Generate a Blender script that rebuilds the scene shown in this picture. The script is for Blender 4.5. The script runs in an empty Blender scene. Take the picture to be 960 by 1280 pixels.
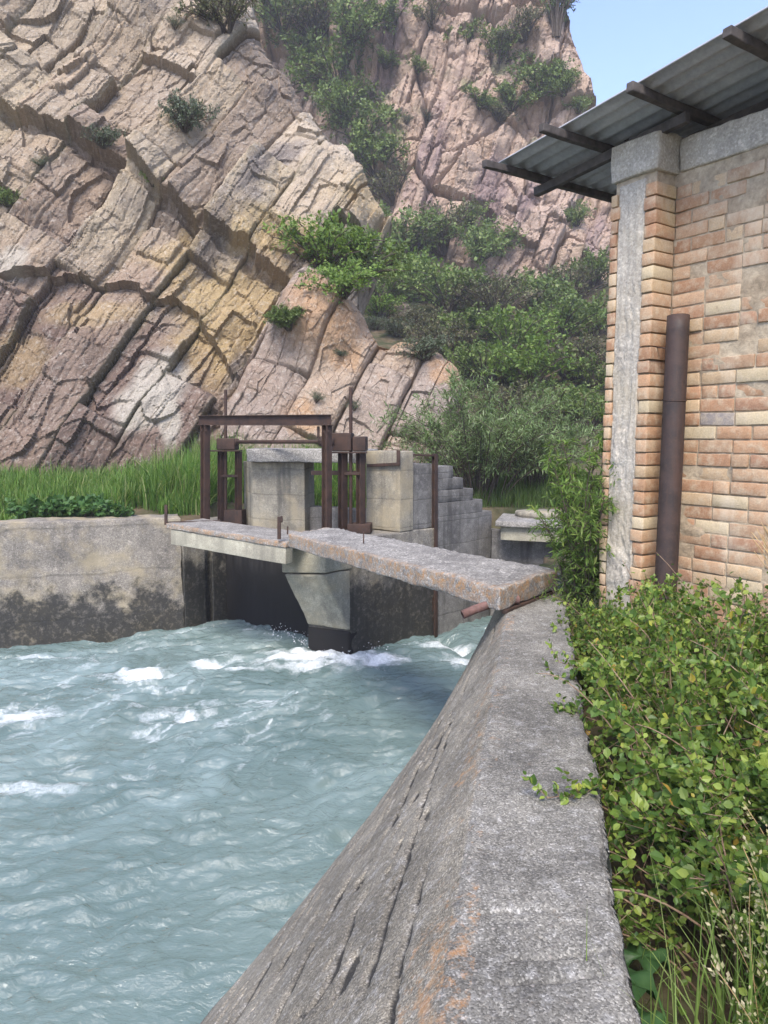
import bpy, bmesh, math, random
import numpy as np
from mathutils import Vector, Matrix
# ------------------------------------------------------------------ camera, world, sun, exposure
scene = bpy.context.scene
COL = scene.collection
FPX, PITCH, EYE = 887.0, math.atan(95/887.0), 1.4
cam_d = bpy.data.cameras.new('camera'); cam = bpy.data.objects.new('camera', cam_d); COL.objects.link(cam)
cam_d.sensor_fit = 'VERTICAL'; cam_d.sensor_height = 36.0; cam_d.lens = 36.0*FPX/1280.0
cam_d.clip_start = 0.05; cam_d.clip_end = 2000
cam.location = (0, 0, EYE); cam.rotation_euler = (math.radians(90)-PITCH, 0, 0)
scene.camera = cam
SUN_EL, SUN_AZ = math.radians(52), math.radians(192)      # azimuth measured clockwise from +Y
w = bpy.data.worlds.new('World'); scene.world = w; w.use_nodes = True
wn = w.node_tree; bg = wn.nodes['Background']
sky = wn.nodes.new('ShaderNodeTexSky'); sky.sky_type = 'NISHITA'; sky.sun_disc = False
sky.sun_elevation = SUN_EL; sky.sun_rotation = SUN_AZ
sky.air_density = 1.1; sky.dust_density = 3.6; sky.ozone_density = 3.0; sky.altitude = 1500
gr_ = wn.nodes.new('ShaderNodeMix'); gr_.data_type = 'RGBA'; gr_.blend_type = 'MULTIPLY'; gr_.inputs[0].default_value = 1; gr_.inputs[7].default_value = (1.045, .96, 1.0, 1)
wn.links.new(sky.outputs[0], gr_.inputs[6]); wn.links.new(gr_.outputs[2], bg.inputs[0]); bg.inputs[1].default_value = 0.15
sd = bpy.data.lights.new('sun', 'SUN'); so = bpy.data.objects.new('sun', sd); COL.objects.link(so)
sd.energy = 2.0; sd.angle = math.radians(24); sd.color = (1.0, 0.93, 0.82)
sv = Vector((math.sin(SUN_AZ)*math.cos(SUN_EL), math.cos(SUN_AZ)*math.cos(SUN_EL), math.sin(SUN_EL)))
so.rotation_euler = sv.to_track_quat('Z', 'Y').to_euler()
vs = scene.view_settings
vs.view_transform = 'Standard'; vs.look = 'None'; vs.gamma = 1; vs.use_curve_mapping = False
vs.exposure = 1.58
scene.cycles.max_bounces = 6; scene.cycles.volume_bounces = 0
# ------------------------------------------------------------------ helpers
rng = np.random.default_rng(7); random.seed(7)
CP, SP = math.cos(PITCH), math.sin(PITCH)
def ray(u, v):
    x = (u-480)/FPX; y = (640-v)/FPX
    return np.array([x, CP+y*SP, -SP+y*CP])
EYEP = np.array([0, 0, EYE])
def G(u, v, z=0.0):                       # the point of a horizontal level seen at (u, v) of the reference
    d = ray(u, v); return EYEP+d*(z-EYE)/d[2]
def W(u, v, Y):                           # the point at distance Y seen at (u, v)
    d = ray(u, v); return EYEP+d*Y/d[1]
def tag(o, label=None, cat=None, group=None, kind=None):
    if label: o['label'] = label
    if cat: o['category'] = cat
    if group: o['group'] = group
    if kind: o['kind'] = kind
    return o
def empty(name, loc, label, cat, group=None, rz=0):
    o = bpy.data.objects.new(name, None); COL.objects.link(o); o.location = loc; o.rotation_euler = (0, 0, rz)
    o.empty_display_size = 0.2
    return tag(o, label, cat, group)
def mesh_data(name, V, F, mat=None, col=None, smooth=True, attrs=None):
    """V (n,3); F array (m,3|4) or list of such arrays"""
    V = np.asarray(V, dtype=np.float32)
    Fs = F if isinstance(F, list) else [F]
    Fs = [np.asarray(f, dtype=np.int32) for f in Fs if len(f)]
    me = bpy.data.meshes.new(name)
    me.vertices.add(len(V)); me.vertices.foreach_set('co', V.ravel())
    nl = sum(f.size for f in Fs); npoly = sum(len(f) for f in Fs)
    me.loops.add(nl); me.loops.foreach_set('vertex_index', np.concatenate([f.ravel() for f in Fs]))
    me.polygons.add(npoly)
    tot = np.concatenate([np.full(len(f), f.shape[1], np.int32) for f in Fs])
    st = np.concatenate([[0], np.cumsum(tot)[:-1]]).astype(np.int32)
    me.polygons.foreach_set('loop_start', st); me.polygons.foreach_set('loop_total', tot)
    me.polygons.foreach_set('use_smooth', np.full(npoly, smooth))
    me.update(calc_edges=True); me.validate()
    if col is not None:
        a = me.color_attributes.new('Col', 'FLOAT_COLOR', 'POINT')
        c = np.ones((len(V), 4), np.float32); c[:, :3] = col; a.data.foreach_set('color', c.ravel())
    for k, val in (attrs or {}).items():
        a = me.attributes.new(k, 'FLOAT', 'POINT'); a.data.foreach_set('value', np.asarray(val, np.float32))
    if mat: me.materials.append(mat)
    return me
def obj(name, V, F, mat, parent=None, loc=None, **kw):
    me = mesh_data(name, V, F, mat, **kw)
    o = bpy.data.objects.new(name, me); COL.objects.link(o)
    if loc is not None: o.location = loc
    if parent is not None:
        o.parent = parent
        if loc is None: o.matrix_parent_inverse = parent_world(parent).inverted()   # V is in world space
    return o
def parent_world(p):
    m = Matrix.LocRotScale(p.location, p.rotation_euler, p.scale)
    if p.parent: m = parent_world(p.parent) @ p.matrix_parent_inverse @ m
    return m
def join(parts):
    V = []; Q = []; T = []; n = 0
    for v, f in parts:
        V.append(np.asarray(v, float)); fs = f if isinstance(f, list) else [f]
        for g in fs:
            g = np.asarray(g)
            if len(g): (Q if g.shape[1] == 4 else T).append(g+n)
        n += len(v)
    out = []
    if Q: out.append(np.concatenate(Q))
    if T: out.append(np.concatenate(T))
    return np.concatenate(V), out
# --- noise
def _h(i, j, k, s):
    with np.errstate(over='ignore'):
        x = (i.astype(np.int64)*374761393 + j.astype(np.int64)*668265263 + k.astype(np.int64)*2147483647 + s*974634777)
        x = (x ^ (x >> 13))*1274126177; x = x ^ (x >> 16); x = (x*2246822519) & 0x7fffffff; x = x ^ (x >> 15)
    return (x & 0xffffff)/float(0x1000000)
def vn(P, s=0):
    P = np.asarray(P, float)
    if P.shape[1] == 2: P = np.c_[P, np.full(len(P), .5)]
    I = np.floor(P).astype(np.int64); f = P-I; f = f*f*f*(f*(f*6-15)+10)
    r = 0
    for dx in (0, 1):
        wx = f[:, 0] if dx else 1-f[:, 0]
        for dy in (0, 1):
            wy = f[:, 1] if dy else 1-f[:, 1]
            for dz in (0, 1):
                wz = f[:, 2] if dz else 1-f[:, 2]
                r = r+wx*wy*wz*_h(I[:, 0]+dx, I[:, 1]+dy, I[:, 2]+dz, s)
    return r*2-1
def fbm(P, o=4, s=0, g=.5, l=2.03):
    P = np.asarray(P, float); r = 0; a = 1; t = 0
    for i in range(o):
        r = r+a*vn(P+i*17.3, s+i); t += a; a *= g; P = P*l
    return r/t
def voro(P, s=0):
    """F1, F2, three randoms of the nearest cell, offset to its centre"""
    I = np.floor(P).astype(np.int64); n = len(P)
    F1 = np.full(n, 9.); F2 = np.full(n, 9.); bi = np.zeros(n, np.int64); bj = np.zeros(n, np.int64); D = np.zeros((n, 2))
    z = np.zeros(n, np.int64)
    for dx in (-1, 0, 1):
        for dy in (-1, 0, 1):
            i = I[:, 0]+dx; j = I[:, 1]+dy
            cx = i+.5+.8*(_h(i, j, z, s)-.5); cy = j+.5+.8*(_h(i, j, z, s+1)-.5)
            ex = P[:, 0]-cx; ey = P[:, 1]-cy; d = np.hypot(ex, ey)
            m = d < F1
            F2 = np.where(m, F1, np.minimum(F2, d)); F1 = np.where(m, d, F1)
            bi = np.where(m, i, bi); bj = np.where(m, j, bj); D[m, 0] = ex[m]; D[m, 1] = ey[m]
    return F1, F2, [_h(bi, bj, z, s+2+k) for k in range(4)], D
def beds(p, q, T, L, s):
    """courses of jointed blocks: p across the beds, q along them"""
    x = p/T; i = np.floor(x).astype(np.int64); z = np.zeros_like(i)
    J = lambda i: .7*_h(i, z, z, s)
    i = np.where(x < i+J(i), i-1, i); lo = i+J(i); hi = i+1+J(i+1)
    fx = (x-lo)/(hi-lo); dx = np.minimum(x-lo, hi-x)*T
    y = q/L*(.6+.9*_h(i, z, z, s+1))+_h(i, z, z, s+2)*31
    k = np.floor(y).astype(np.int64); J2 = lambda k: .6*_h(k, i, z, s+3)
    k = np.where(y < k+J2(k), k-1, k); lo = k+J2(k); hi = k+1+J2(k+1)
    fy = (y-lo)/(hi-lo); dy = np.minimum(y-lo, hi-y)*L
    R = [_h(i, k, z, s+5+n) for n in range(5)]
    return fx, fy, dx, dy, R
def grid_faces(nu, nv):                   # vertex index = i*nv + j
    i, j = np.meshgrid(np.arange(nu-1), np.arange(nv-1), indexing='ij'); a = (i*nv+j).ravel()
    return np.c_[a, a+nv, a+nv+1, a+1]
def ss(x, a, b):
    t = np.clip((x-a)/(b-a), 0, 1); return t*t*(3-2*t)
def tube(pts, rad, n=7, cap=True):
    pts = np.asarray(pts, float); m = len(pts); rad = np.broadcast_to(rad, (m,))
    T = np.gradient(pts, axis=0); T /= np.linalg.norm(T, axis=1)[:, None]+1e-9
    ref = np.array([0, 0, 1.]) if abs(T[0, 2]) < .9 else np.array([1., 0, 0])
    A = np.cross(T, ref); A /= np.linalg.norm(A, axis=1)[:, None]+1e-9; B = np.cross(T, A)
    th = np.arange(n)*2*np.pi/n
    V = pts[:, None]+rad[:, None, None]*(np.cos(th)[None, :, None]*A[:, None]+np.sin(th)[None, :, None]*B[:, None])
    V = V.reshape(-1, 3); i, j = np.meshgrid(np.arange(m-1), np.arange(n), indexing='ij')
    a = (i*n+j).ravel(); b = (i*n+(j+1) % n).ravel(); F = np.c_[a, b, b+n, a+n]
    if not cap: return V, [F]
    V = np.r_[V, pts[:1], pts[-1:]]; c0 = m*n; k = np.arange(n)
    T3 = np.r_[np.c_[(k+1) % n, k, np.full(n, c0)], np.c_[(m-1)*n+k, (m-1)*n+(k+1) % n, np.full(n, c0+1)]]
    return V, [F, T3]
def hexa(c, res=.08, r=.02, amp=.006, s=0, chip=.0):
    """a block with worn, rounded edges. c: 4 bottom corners then 4 top corners, anticlockwise from above"""
    c = np.asarray(c, float); L = [np.linalg.norm(c[1]-c[0]), np.linalg.norm(c[3]-c[0]), np.linalg.norm(c[4]-c[0])]
    N = [max(2, min(90, int(l/res)+1)) for l in L]
    def axis(l, n):
        rr = min(r, l*.3); return np.unique(np.r_[0, rr*.3, rr*.7, np.linspace(rr, l-rr, n), l-rr*.7, l-rr*.3, l])
    X = [axis(L[k], N[k]) for k in range(3)]; V = []; F = []; n = 0
    for ax in range(3):
        o = [k for k in range(3) if k != ax]
        for side in (0, 1):
            u, v = np.meshgrid(X[o[0]], X[o[1]], indexing='ij'); P = np.zeros((u.size, 3))
            P[:, o[0]] = u.ravel(); P[:, o[1]] = v.ravel(); P[:, ax] = side*L[ax]
            f = grid_faces(*u.shape)+n
            if (side == 0) != (ax == 1): f = f[:, ::-1]
            V.append(P); F.append(f); n += len(P)
    P = np.concatenate(V); F = np.concatenate(F)
    _, idx, inv = np.unique(np.round(P*1e5).astype(np.int64), axis=0, return_index=True, return_inverse=True)
    P = P[idx]; F = inv.ravel()[F]; Ls = np.array(L)
    t0 = P/Ls
    def tri(t):
        x, y, z = t[:, :1], t[:, 1:2], t[:, 2:]
        b = c[0]*(1-x)*(1-y)+c[1]*x*(1-y)+c[2]*x*y+c[3]*(1-x)*y
        a = c[4]*(1-x)*(1-y)+c[5]*x*(1-y)+c[6]*x*y+c[7]*(1-x)*y
        return b*(1-z)+a*z
    Wd = tri(t0)
    hexa.last = (P, Ls)
    rr = np.full(len(P), r)
    if chip: rr = r+chip*np.clip(fbm(Wd*3.1+s, 3, s)*1.6, 0, 1)
    rr = np.minimum(rr[:, None], Ls[None]*.45)
    q = np.clip(P, rr, Ls-rr); dv = P-q; ln = np.linalg.norm(dv, axis=1)[:, None]
    P2 = q+np.where(ln > 1e-6, dv/np.maximum(ln, 1e-6)*np.minimum(ln, rr.min(axis=1)[:, None]), 0)
    Wd = tri(P2/Ls)
    if amp:
        D = np.c_[fbm(Wd*2.3+s, 4, s+1), fbm(Wd*2.3+s+50, 4, s+2), fbm(Wd*2.3+s+90, 4, s+3)]*amp
        D += np.c_[vn(Wd*14+s, s+4), vn(Wd*14+9, s+5), vn(Wd*14+70, s+6)]*amp*.35
        Wd = Wd+D
    return Wd, [F]
def prism(fp, z0, z1, **k):               # four footprint points (x, y), anticlockwise
    fp = np.asarray(fp, float)[:, :2]
    b = np.c_[fp, np.broadcast_to(z0, 4)]; t = np.c_[fp, np.broadcast_to(z1, 4)]
    return hexa(np.r_[b, t], **k)
def bar(p0, p1, wd, ht, up=(0, 0, 1), r=.004, amp=.0, res=.5, s=0):
    p0 = np.asarray(p0, float); p1 = np.asarray(p1, float); d = p1-p0; d /= np.linalg.norm(d)
    sd_ = np.cross(d, up); sd_ /= np.linalg.norm(sd_); u = np.cross(sd_, d)
    a = -sd_*wd/2-u*ht/2; b = sd_*wd/2-u*ht/2
    return hexa([p0+b, p1+b, p1+a, p0+a, p0+b+u*ht, p1+b+u*ht, p1+a+u*ht, p0+a+u*ht], res=res, r=r, amp=amp, s=s)
def ibeam(p0, p1, wd, ht, up=(0, 0, 1), th=.012):
    p0 = np.asarray(p0, float); p1 = np.asarray(p1, float); d = p1-p0; d /= np.linalg.norm(d)
    sd_ = np.cross(d, up); sd_ /= np.linalg.norm(sd_); u = np.cross(sd_, d)
    e = u*(ht/2-th/2)
    return join([bar(p0+e, p1+e, wd, th, u, r=.002), bar(p0-e, p1-e, wd, th, u, r=.002), bar(p0, p1, th, ht-2*th-.002, u, r=.001)])
# ------------------------------------------------------------------ node materials
class NT:
    def __init__(s, name):
        s.m = bpy.data.materials.new(name); s.m.use_nodes = True; s.t = s.m.node_tree; s.n = s.t.nodes
        s.b = s.n['Principled BSDF']; s.out = s.n['Material Output']
        s.co = s.n.new('ShaderNodeTexCoord').outputs['Object']
    def L(s, a, b):
        if hasattr(a, 'node'): s.t.links.new(a, b)
        else: b.default_value = a if not isinstance(a, tuple) or len(a) == 4 or b.type == 'VECTOR' else (*a, 1)
    def map(s, sc=(1, 1, 1), rot=(0, 0, 0), v=None):
        n = s.n.new('ShaderNodeMapping'); s.L(v or s.co, n.inputs[0]); n.inputs[2].default_value = rot; n.inputs[3].default_value = sc
        return n.outputs[0]
    def noise(s, sc, d=4, r=.55, dist=0, v=None):
        n = s.n.new('ShaderNodeTexNoise'); s.L(v or s.co, n.inputs['Vector'])
        n.inputs['Scale'].default_value = sc; n.inputs['Detail'].default_value = d; n.inputs['Roughness'].default_value = r; n.inputs['Distortion'].default_value = dist
        return n.outputs['Fac']
    def voro(s, sc, feat='F1', v=None, out='Distance'):
        n = s.n.new('ShaderNodeTexVoronoi'); n.feature = feat; s.L(v or s.co, n.inputs['Vector']); n.inputs['Scale'].default_value = sc
        return n.outputs[out]
    def ramp(s, f, stops, ip='LINEAR'):
        n = s.n.new('ShaderNodeValToRGB'); s.L(f, n.inputs[0]); e = n.color_ramp.elements; n.color_ramp.interpolation = ip
        while len(e) < len(stops): e.new(.5)
        for k, (p, c) in enumerate(stops):
            e[k].position = p; e[k].color = (c, c, c, 1) if not isinstance(c, tuple) else (*c, 1)
        return n.outputs[0]
    def mix(s, f, a, b, ty='MIX'):
        n = s.n.new('ShaderNodeMix'); n.data_type = 'RGBA'; n.blend_type = ty
        s.L(f, n.inputs[0]); s.L(a, n.inputs[6]); s.L(b, n.inputs[7]); return n.outputs[2]
    def math(s, op, a, b=0., c=None):
        n = s.n.new('ShaderNodeMath'); n.operation = op; s.L(a, n.inputs[0]); s.L(b, n.inputs[1])
        if c is not None: s.L(c, n.inputs[2])
        return n.outputs[0]
    def mrange(s, v, a, b, c=0., d=1.):
        n = s.n.new('ShaderNodeMapRange'); s.L(v, n.inputs[0])
        for k, x in enumerate((a, b, c, d)): n.inputs[k+1].default_value = x
        return n.outputs[0]
    def attr(s, nm, out='Color'):
        n = s.n.new('ShaderNodeAttribute'); n.attribute_name = nm; return n.outputs[out]
    def sep(s, v=None):
        n = s.n.new('ShaderNodeSeparateXYZ'); s.L(v or s.co, n.inputs[0]); return n.outputs
    def geo(s, o): return s.n.new('ShaderNodeNewGeometry').outputs[o]
    def bump(s, h, st=.5, d=.01, nrm=None):
        n = s.n.new('ShaderNodeBump'); n.inputs['Strength'].default_value = st; n.inputs['Distance'].default_value = d
        s.L(h, n.inputs['Height'])
        if nrm: s.L(nrm, n.inputs['Normal'])
        return n.outputs[0]
    def done(s, col, rough=.9, nrm=None, spec=.3, metal=0., **k):
        s.L(col, s.b.inputs['Base Color']); s.L(rough, s.b.inputs['Roughness']); s.b.inputs['Specular IOR Level'].default_value = spec
        s.b.inputs['Metallic'].default_value = metal
        if nrm: s.L(nrm, s.b.inputs['Normal'])
        for a, v in k.items(): s.L(v, s.b.inputs[a.replace('_', ' ')])
        return s.m
def rock_mat(name, bump=.04, sc=1.0, dark=(.10, .085, .08), pale=(.55, .5, .43), gr=.5):
    t = NT(name); c = t.attr('Col')
    f1 = t.noise(2.2*sc, 8, .66, .4); f2 = t.noise(9*sc, 6, .7); f3 = t.noise(40*sc, 4, .7)
    c = t.mix(t.ramp(f1, [(.32, .30), (.5, 0)]), c, dark)
    c = t.mix(t.math('MULTIPLY', t.ramp(f2, [(.52, 0), (.68, 1)]), gr), c, pale)
    c = t.mix(.75, c, t.ramp(f3, [(.25, .45), (.68, 1.1)]), 'MULTIPLY')
    cr = t.voro(2.6*sc, 'DISTANCE_TO_EDGE', t.map((1, 1, 1.6), (.3, .5, .2)))
    crw = t.ramp(t.math('ADD', cr, t.math('MULTIPLY', t.math('SUBTRACT', f2, .5), .08)), [(.0, 0), (.05, 1)])
    h = t.math('ADD', t.math('MULTIPLY', f2, .6), t.math('ADD', t.math('MULTIPLY', f3, .3), t.math('MULTIPLY', crw, .05)))
    pit = t.ramp(t.noise(26*sc, 5, .75), [(.30, 0), (.44, 1)]); c = t.mix(t.math('MULTIPLY', t.math('SUBTRACT', 1., pit), .55), c, (.07, .055, .05)); h = t.math('ADD', h, t.math('MULTIPLY', pit, .22)); n = t.bump(h, 1., bump)
    return t.done(c, .95, n, .15)
def concrete(name, a=(.30, .28, .25), b=(.20, .19, .175), lich=.0, wet=None, agg=1.0, boards=0, yellow=.0, bumpd=.006, stain=.35, lich_attr=None, blackm=.0):
    t = NT(name); z = t.sep()[2]
    f1 = t.noise(1.3, 6, .62); f2 = t.noise(7, 6, .68); f3 = t.noise(60, 3, .7)
    c = t.mix(t.ramp(f1, [(.35, 0), (.65, 1)]), b, a)
    c = t.mix(t.math('MULTIPLY', t.ramp(f2, [(.5, 0), (.66, 1)]), .45), c, tuple(x*1.5 for x in a))
    vs_ = t.voro(70, 'F1', out='Color'); vd = t.voro(70)
    sp = t.sep(vs_)[0]
    c = t.mix(.5*agg, c, t.ramp(sp, [(0, .3), (.45, .75), (.8, 1.0), (1, 1.7)]), 'MULTIPLY')
    c = t.mix(.5, c, t.ramp(f3, [(.3, .5), (.7, 1.25)]), 'MULTIPLY')
    # run-off streaks: narrow, vertical
    st = t.noise(1, 5, .6, v=t.map((5, 5, .45)))
    c = t.mix(t.math('MULTIPLY', t.ramp(st, [(.5, 0), (.68, 1)]), stain), c, (.055, .052, .048))
    h = t.math('ADD', t.math('MULTIPLY', f2, .7), t.math('ADD', t.math('MULTIPLY', vd, -.35), t.math('MULTIPLY', f3, .25)))
    if boards:
        bz = t.math('FRACT', t.math('ADD', t.math('MULTIPLY', z, boards), t.math('MULTIPLY', t.noise(.8), .35)))
        g = t.ramp(bz, [(0, 0), (.04, 1), (.96, 1), (1, 0)])
        h = t.math('ADD', h, t.math('MULTIPLY', g, .5))
        c = t.mix(t.math('MULTIPLY', t.math('SUBTRACT', 1., g), .5), c, (.08, .075, .065))
    if yellow: c = t.mix(t.math('MULTIPLY', t.ramp(t.noise(2.1, 5, .6), [(.45, 0), (.62, 1)]), yellow), c, (.36, .30, .19))
    if blackm: c = t.mix(t.math('MULTIPLY', t.ramp(t.noise(4.5, 7, .72), [(.56, 0), (.62, 1)]), blackm), c, (.03, .03, .028))
    if lich:
        m = t.ramp(t.noise(13, 7, .76), [(.42, 0), (.58, 1)])
        if lich_attr: m = t.math('MULTIPLY', m, t.attr(lich_attr, 'Fac'))
        c = t.mix(t.math('MULTIPLY', m, lich), c, t.mix(t.ramp(t.noise(25), [(.4, 0), (.6, 1)]), (.34, .175, .06), (.27, .195, .12)))
    r = .93
    if wet is not None:
        lo, hi = wet
        k = t.math('ADD', z, t.math('MULTIPLY', t.math('SUBTRACT', t.noise(1.9, 8, .72), .5), 2.6))
        m = t.mrange(k, hi, lo, 0, 1)
        m = t.math('MULTIPLY', t.ramp(m, [(.12, 0), (.36, 1)]), t.ramp(t.noise(14, 4, .7), [(.28, .55), (.5, 1)]))
        c = t.mix(t.math('MULTIPLY', m, .93), c, (.022, .022, .020))
        r = t.mrange(m, 0, 1, .93, .55)
    return t.done(c, r, t.bump(h, .8, bumpd), .3)
def rust(name, a=(.056, .031, .022), b=(.028, .018, .0145), hi=(.10, .056, .036), rough=.75):
    t = NT(name); f1 = t.noise(6, 6, .65); f2 = t.noise(45, 5, .7)
    c = t.mix(t.ramp(f1, [(.38, 0), (.6, 1)]), b, a); c = t.mix(t.math('MULTIPLY', t.ramp(f2, [(.52, 0), (.7, 1)]), .6), c, hi)
    st = t.noise(1, 4, .6, v=t.map((22, 22, 1.2))); c = t.mix(t.math('MULTIPLY', t.ramp(st, [(.52, 0), (.66, 1)]), .45), c, (.070, .037, .025))
    return t.done(c, t.ramp(f2, [(.3, rough-.15), (.7, rough+.15)]), t.bump(t.math('ADD', f2, f1), .5, .003), .35)
def leaf_mat(name, cols, trans=.35, rough=.5, sub=1.0):
    """cols: list of (pos, rgb) picked at random for each leaf"""
    t = NT(name); r = t.geo('Random Per Island')
    c = t.ramp(r, cols)
    c = t.mix(.5, c, t.ramp(t.noise(1.3, 3), [(.3, .6), (.7, 1.25)]), 'MULTIPLY')
    m = t.done(c, rough, None, .3)
    d = t.n.new('ShaderNodeBsdfTranslucent'); mx = t.n.new('ShaderNodeMixShader'); mx.inputs[0].default_value = trans
    t.L(t.mix(1, c, (1.25, 1.35, .6), 'MULTIPLY'), d.inputs[0]); t.t.links.new(t.b.outputs[0], mx.inputs[1]); t.t.links.new(d.outputs[0], mx.inputs[2])
    t.t.links.new(mx.outputs[0], t.out.inputs[0]); return m
def plain(name, a, b, sc=8, rough=.9, bumpd=.004):
    t = NT(name); f = t.noise(sc, 6, .65)
    return t.done(t.mix(t.ramp(f, [(.35, 0), (.65, 1)]), a, b), rough, t.bump(f, .6, bumpd), .2)
M = {}
M['rock'] = rock_mat('layered_rock', .05)
M['rock_far'] = rock_mat('granite_rock', .12, .5, dark=(.16, .115, .10), pale=(.50, .40, .33))
M['conc_wall'] = concrete('weathered_wall_concrete', (.30, .27, .225), (.17, .155, .135), wet=(-2.25, -1.0), yellow=.6, boards=1.3, stain=.3)
M['conc_pier'] = concrete('pier_concrete', (.27, .25, .21), (.15, .14, .125), wet=(-2.0, -.40), yellow=.3, stain=.8)
M['conc_light'] = concrete('pale_cast_concrete', (.31, .285, .225), (.20, .183, .145), yellow=.5, boards=2.2, stain=.65, agg=.5)
M['conc_grey'] = concrete('stained_grey_concrete', (.22, .212, .195), (.105, .10, .095), boards=2.4, stain=.85, agg=.6)
M['conc_beam'] = concrete('cream_beam_concrete', (.37, .35, .27), (.29, .27, .21), stain=.3, agg=.2)
M['conc_slab'] = concrete('aggregate_slab_concrete', (.33, .315, .285), (.19, .18, .165), lich=.85, lich_attr='edge', agg=1.2, stain=.15, bumpd=.012)
M['conc_top'] = concrete('aggregate_wall_concrete', (.33, .32, .31), (.185, .18, .178), lich=.8, lich_attr='lich', agg=1.0, stain=.0, bumpd=.006)
M['rust'] = rust('rusted_steel'); M['pipe'] = rust('dark_rusted_pipe', (.050, .031, .025), (.029, .0205, .018), (.08, .052, .04), .62)
M['rust_red'] = rust('red_rusted_pipe', (.16, .085, .07), (.09, .055, .05), (.24, .15, .13))
# ------------------------------------------------------------------ the ground: one sheet with the canal cut into it
WL = -2.1
HW0 = np.array([-6.2, 11.35]); HW1 = np.array([-3.55, 12.30]); HWd = (HW0-HW1)/np.linalg.norm(HW0-HW1)
def crest_x(Y): return .125+(Y-1.559)*.2133
def head_y(X): return HW1[1]+(X-HW1[0])*(HWd[1]/HWd[0])
def ground_h(X, Y):
    n = fbm(np.c_[X, Y]*.35, 4, 3)
    dl = Y-np.where(X < -3.3, head_y(X)+.35, 14.4)
    zl = -.10+.10*np.clip(dl, 0, 6)+np.clip(Y-22, 0, 40)*.42+n*np.clip(dl*.1, 0, .5)*(1+np.clip(Y-22, 0, 20)*.08)
    zr = -.55+n*.08
    bank_l = dl > 0
    bank_r = (X > crest_x(Y)+.25) & (Y < 14.4) & ~((Y > 11.6) & (X < 3.0))
    return np.where(bank_l, zl, np.where(bank_r, zr, -3.4))
def axis(lo, hi, a, b, st, n):
    return np.unique(np.r_[-np.geomspace(1, abs(lo-a)+1, n)[::-1]+1+a, np.arange(a, b, st), b+np.geomspace(1, hi-b+1, n)-1])
gx = axis(-320, 320, -26, 24, .22, 22); gy = axis(-320, 360, -4, 62, .22, 22)
X, Y = np.meshgrid(gx, gy, indexing='ij'); X = X.ravel(); Y = Y.ravel()
t = NT('soil_and_turf'); f = t.noise(.9, 7, .65); f2 = t.noise(8, 6, .7)
c = t.mix(t.ramp(f, [(.4, 0), (.6, 1)]), (.045, .055, .025), (.13, .10, .065)); c = t.mix(.6, c, t.ramp(f2, [(.3, .5), (.7, 1.3)]), 'MULTIPLY')
M['soil'] = t.done(c, 1, t.bump(f2, .8, .03), .1)
ground = tag(obj('ground', np.c_[X, Y, ground_h(X, Y)], grid_faces(len(gx), len(gy)), M['soil']), kind='structure')
# ------------------------------------------------------------------ cliffs
class Face:
    def __init__(s, O, sd_, lean):
        s.O = np.array(O, float); a = np.array([*sd_, 0.]); s.s = a/np.linalg.norm(a)
        m = np.array([-s.s[1], s.s[0], 0]); l = math.radians(lean)
        s.up = m*math.sin(l)+np.array([0, 0, math.cos(l)]); s.n = np.cross(s.s, s.up)
    def ab(s, u, v):
        d = ray(u, v); k = np.dot(s.O-EYEP, s.n)/np.dot(d, s.n); P = EYEP+d*k-s.O
        return np.dot(P, s.s), np.dot(P, s.up)
    def __call__(s, a, b, h): return s.O+np.outer(a, s.s)+np.outer(b, s.up)+np.outer(h, s.n)
def polydist(P, poly):
    poly = np.asarray(poly); best = np.full(len(P), 1e9); C = np.zeros_like(P); ins = np.zeros(len(P), bool)
    for k in range(len(poly)):
        A = poly[k]; B = poly[(k+1) % len(poly)]; d = B-A
        t = np.clip(((P-A) @ d)/(d @ d+1e-12), 0, 1); Q = A+t[:, None]*d; r = np.hypot(*(P-Q).T)
        m = r < best; best[m] = r[m]; C[m] = Q[m]
        cr = ((A[1] > P[:, 1]) != (B[1] > P[:, 1])) & (P[:, 0] < (B[0]-A[0])*(P[:, 1]-A[1])/(B[1]-A[1]+1e-12)+A[0]); ins ^= cr
    return np.where(ins, best, -best), C
def cliff(name, face, ar, br, res, poly, hf, mat, reach=4., rnd=1.2):
    a1 = np.arange(ar[0], ar[1], res); b1 = np.arange(br[0], br[1], res)
    A, B = np.meshgrid(a1, b1, indexing='ij'); A = A.ravel(); B = B.ravel()
    wob = np.c_[fbm(np.c_[A, B]/rnd/1.2, 4, 77), fbm(np.c_[A, B]/rnd/1.2+9, 4, 78)]*rnd*.45
    D, C = polydist(np.c_[A, B]+wob, poly); D2, C = polydist(np.c_[A, B], poly)
    h, col = hf(A, B, D)
    out = np.clip(-D, 0, None)
    h = h-out*1.15-np.clip(rnd-np.clip(D, 0, rnd), 0, rnd)**2/rnd*.45
    k = np.where(D2 < 0, .18, 1.)
    A2 = np.where(D2 < 0, C[:, 0]+k*(A-C[:, 0]), A); B2 = np.where(D2 < 0, C[:, 1]+k*(B-C[:, 1]), B)
    V = face(A2, B2, h); F = grid_faces(len(a1), len(b1)); F = F[(D[F] > -reach).all(axis=1)]
    used = np.unique(F); mp = np.full(len(V), -1); mp[used] = np.arange(len(used))
    o = obj(name, V[used], mp[F], mat, col=np.clip(col[used], .01, .9), smooth=False)
    return tag(o, kind='structure')
def lerp(a, b, t): return a+(np.asarray(b)-a)*np.asarray(t)[:, None]
def blob(A, B, c, r, s=5):
    d = np.hypot((A-c[0])/r[0], (B-c[1])/r[1])+.55*fbm(np.c_[A, B]*.9, 4, s)
    return 1-ss(d, .55, 1.1)
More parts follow.
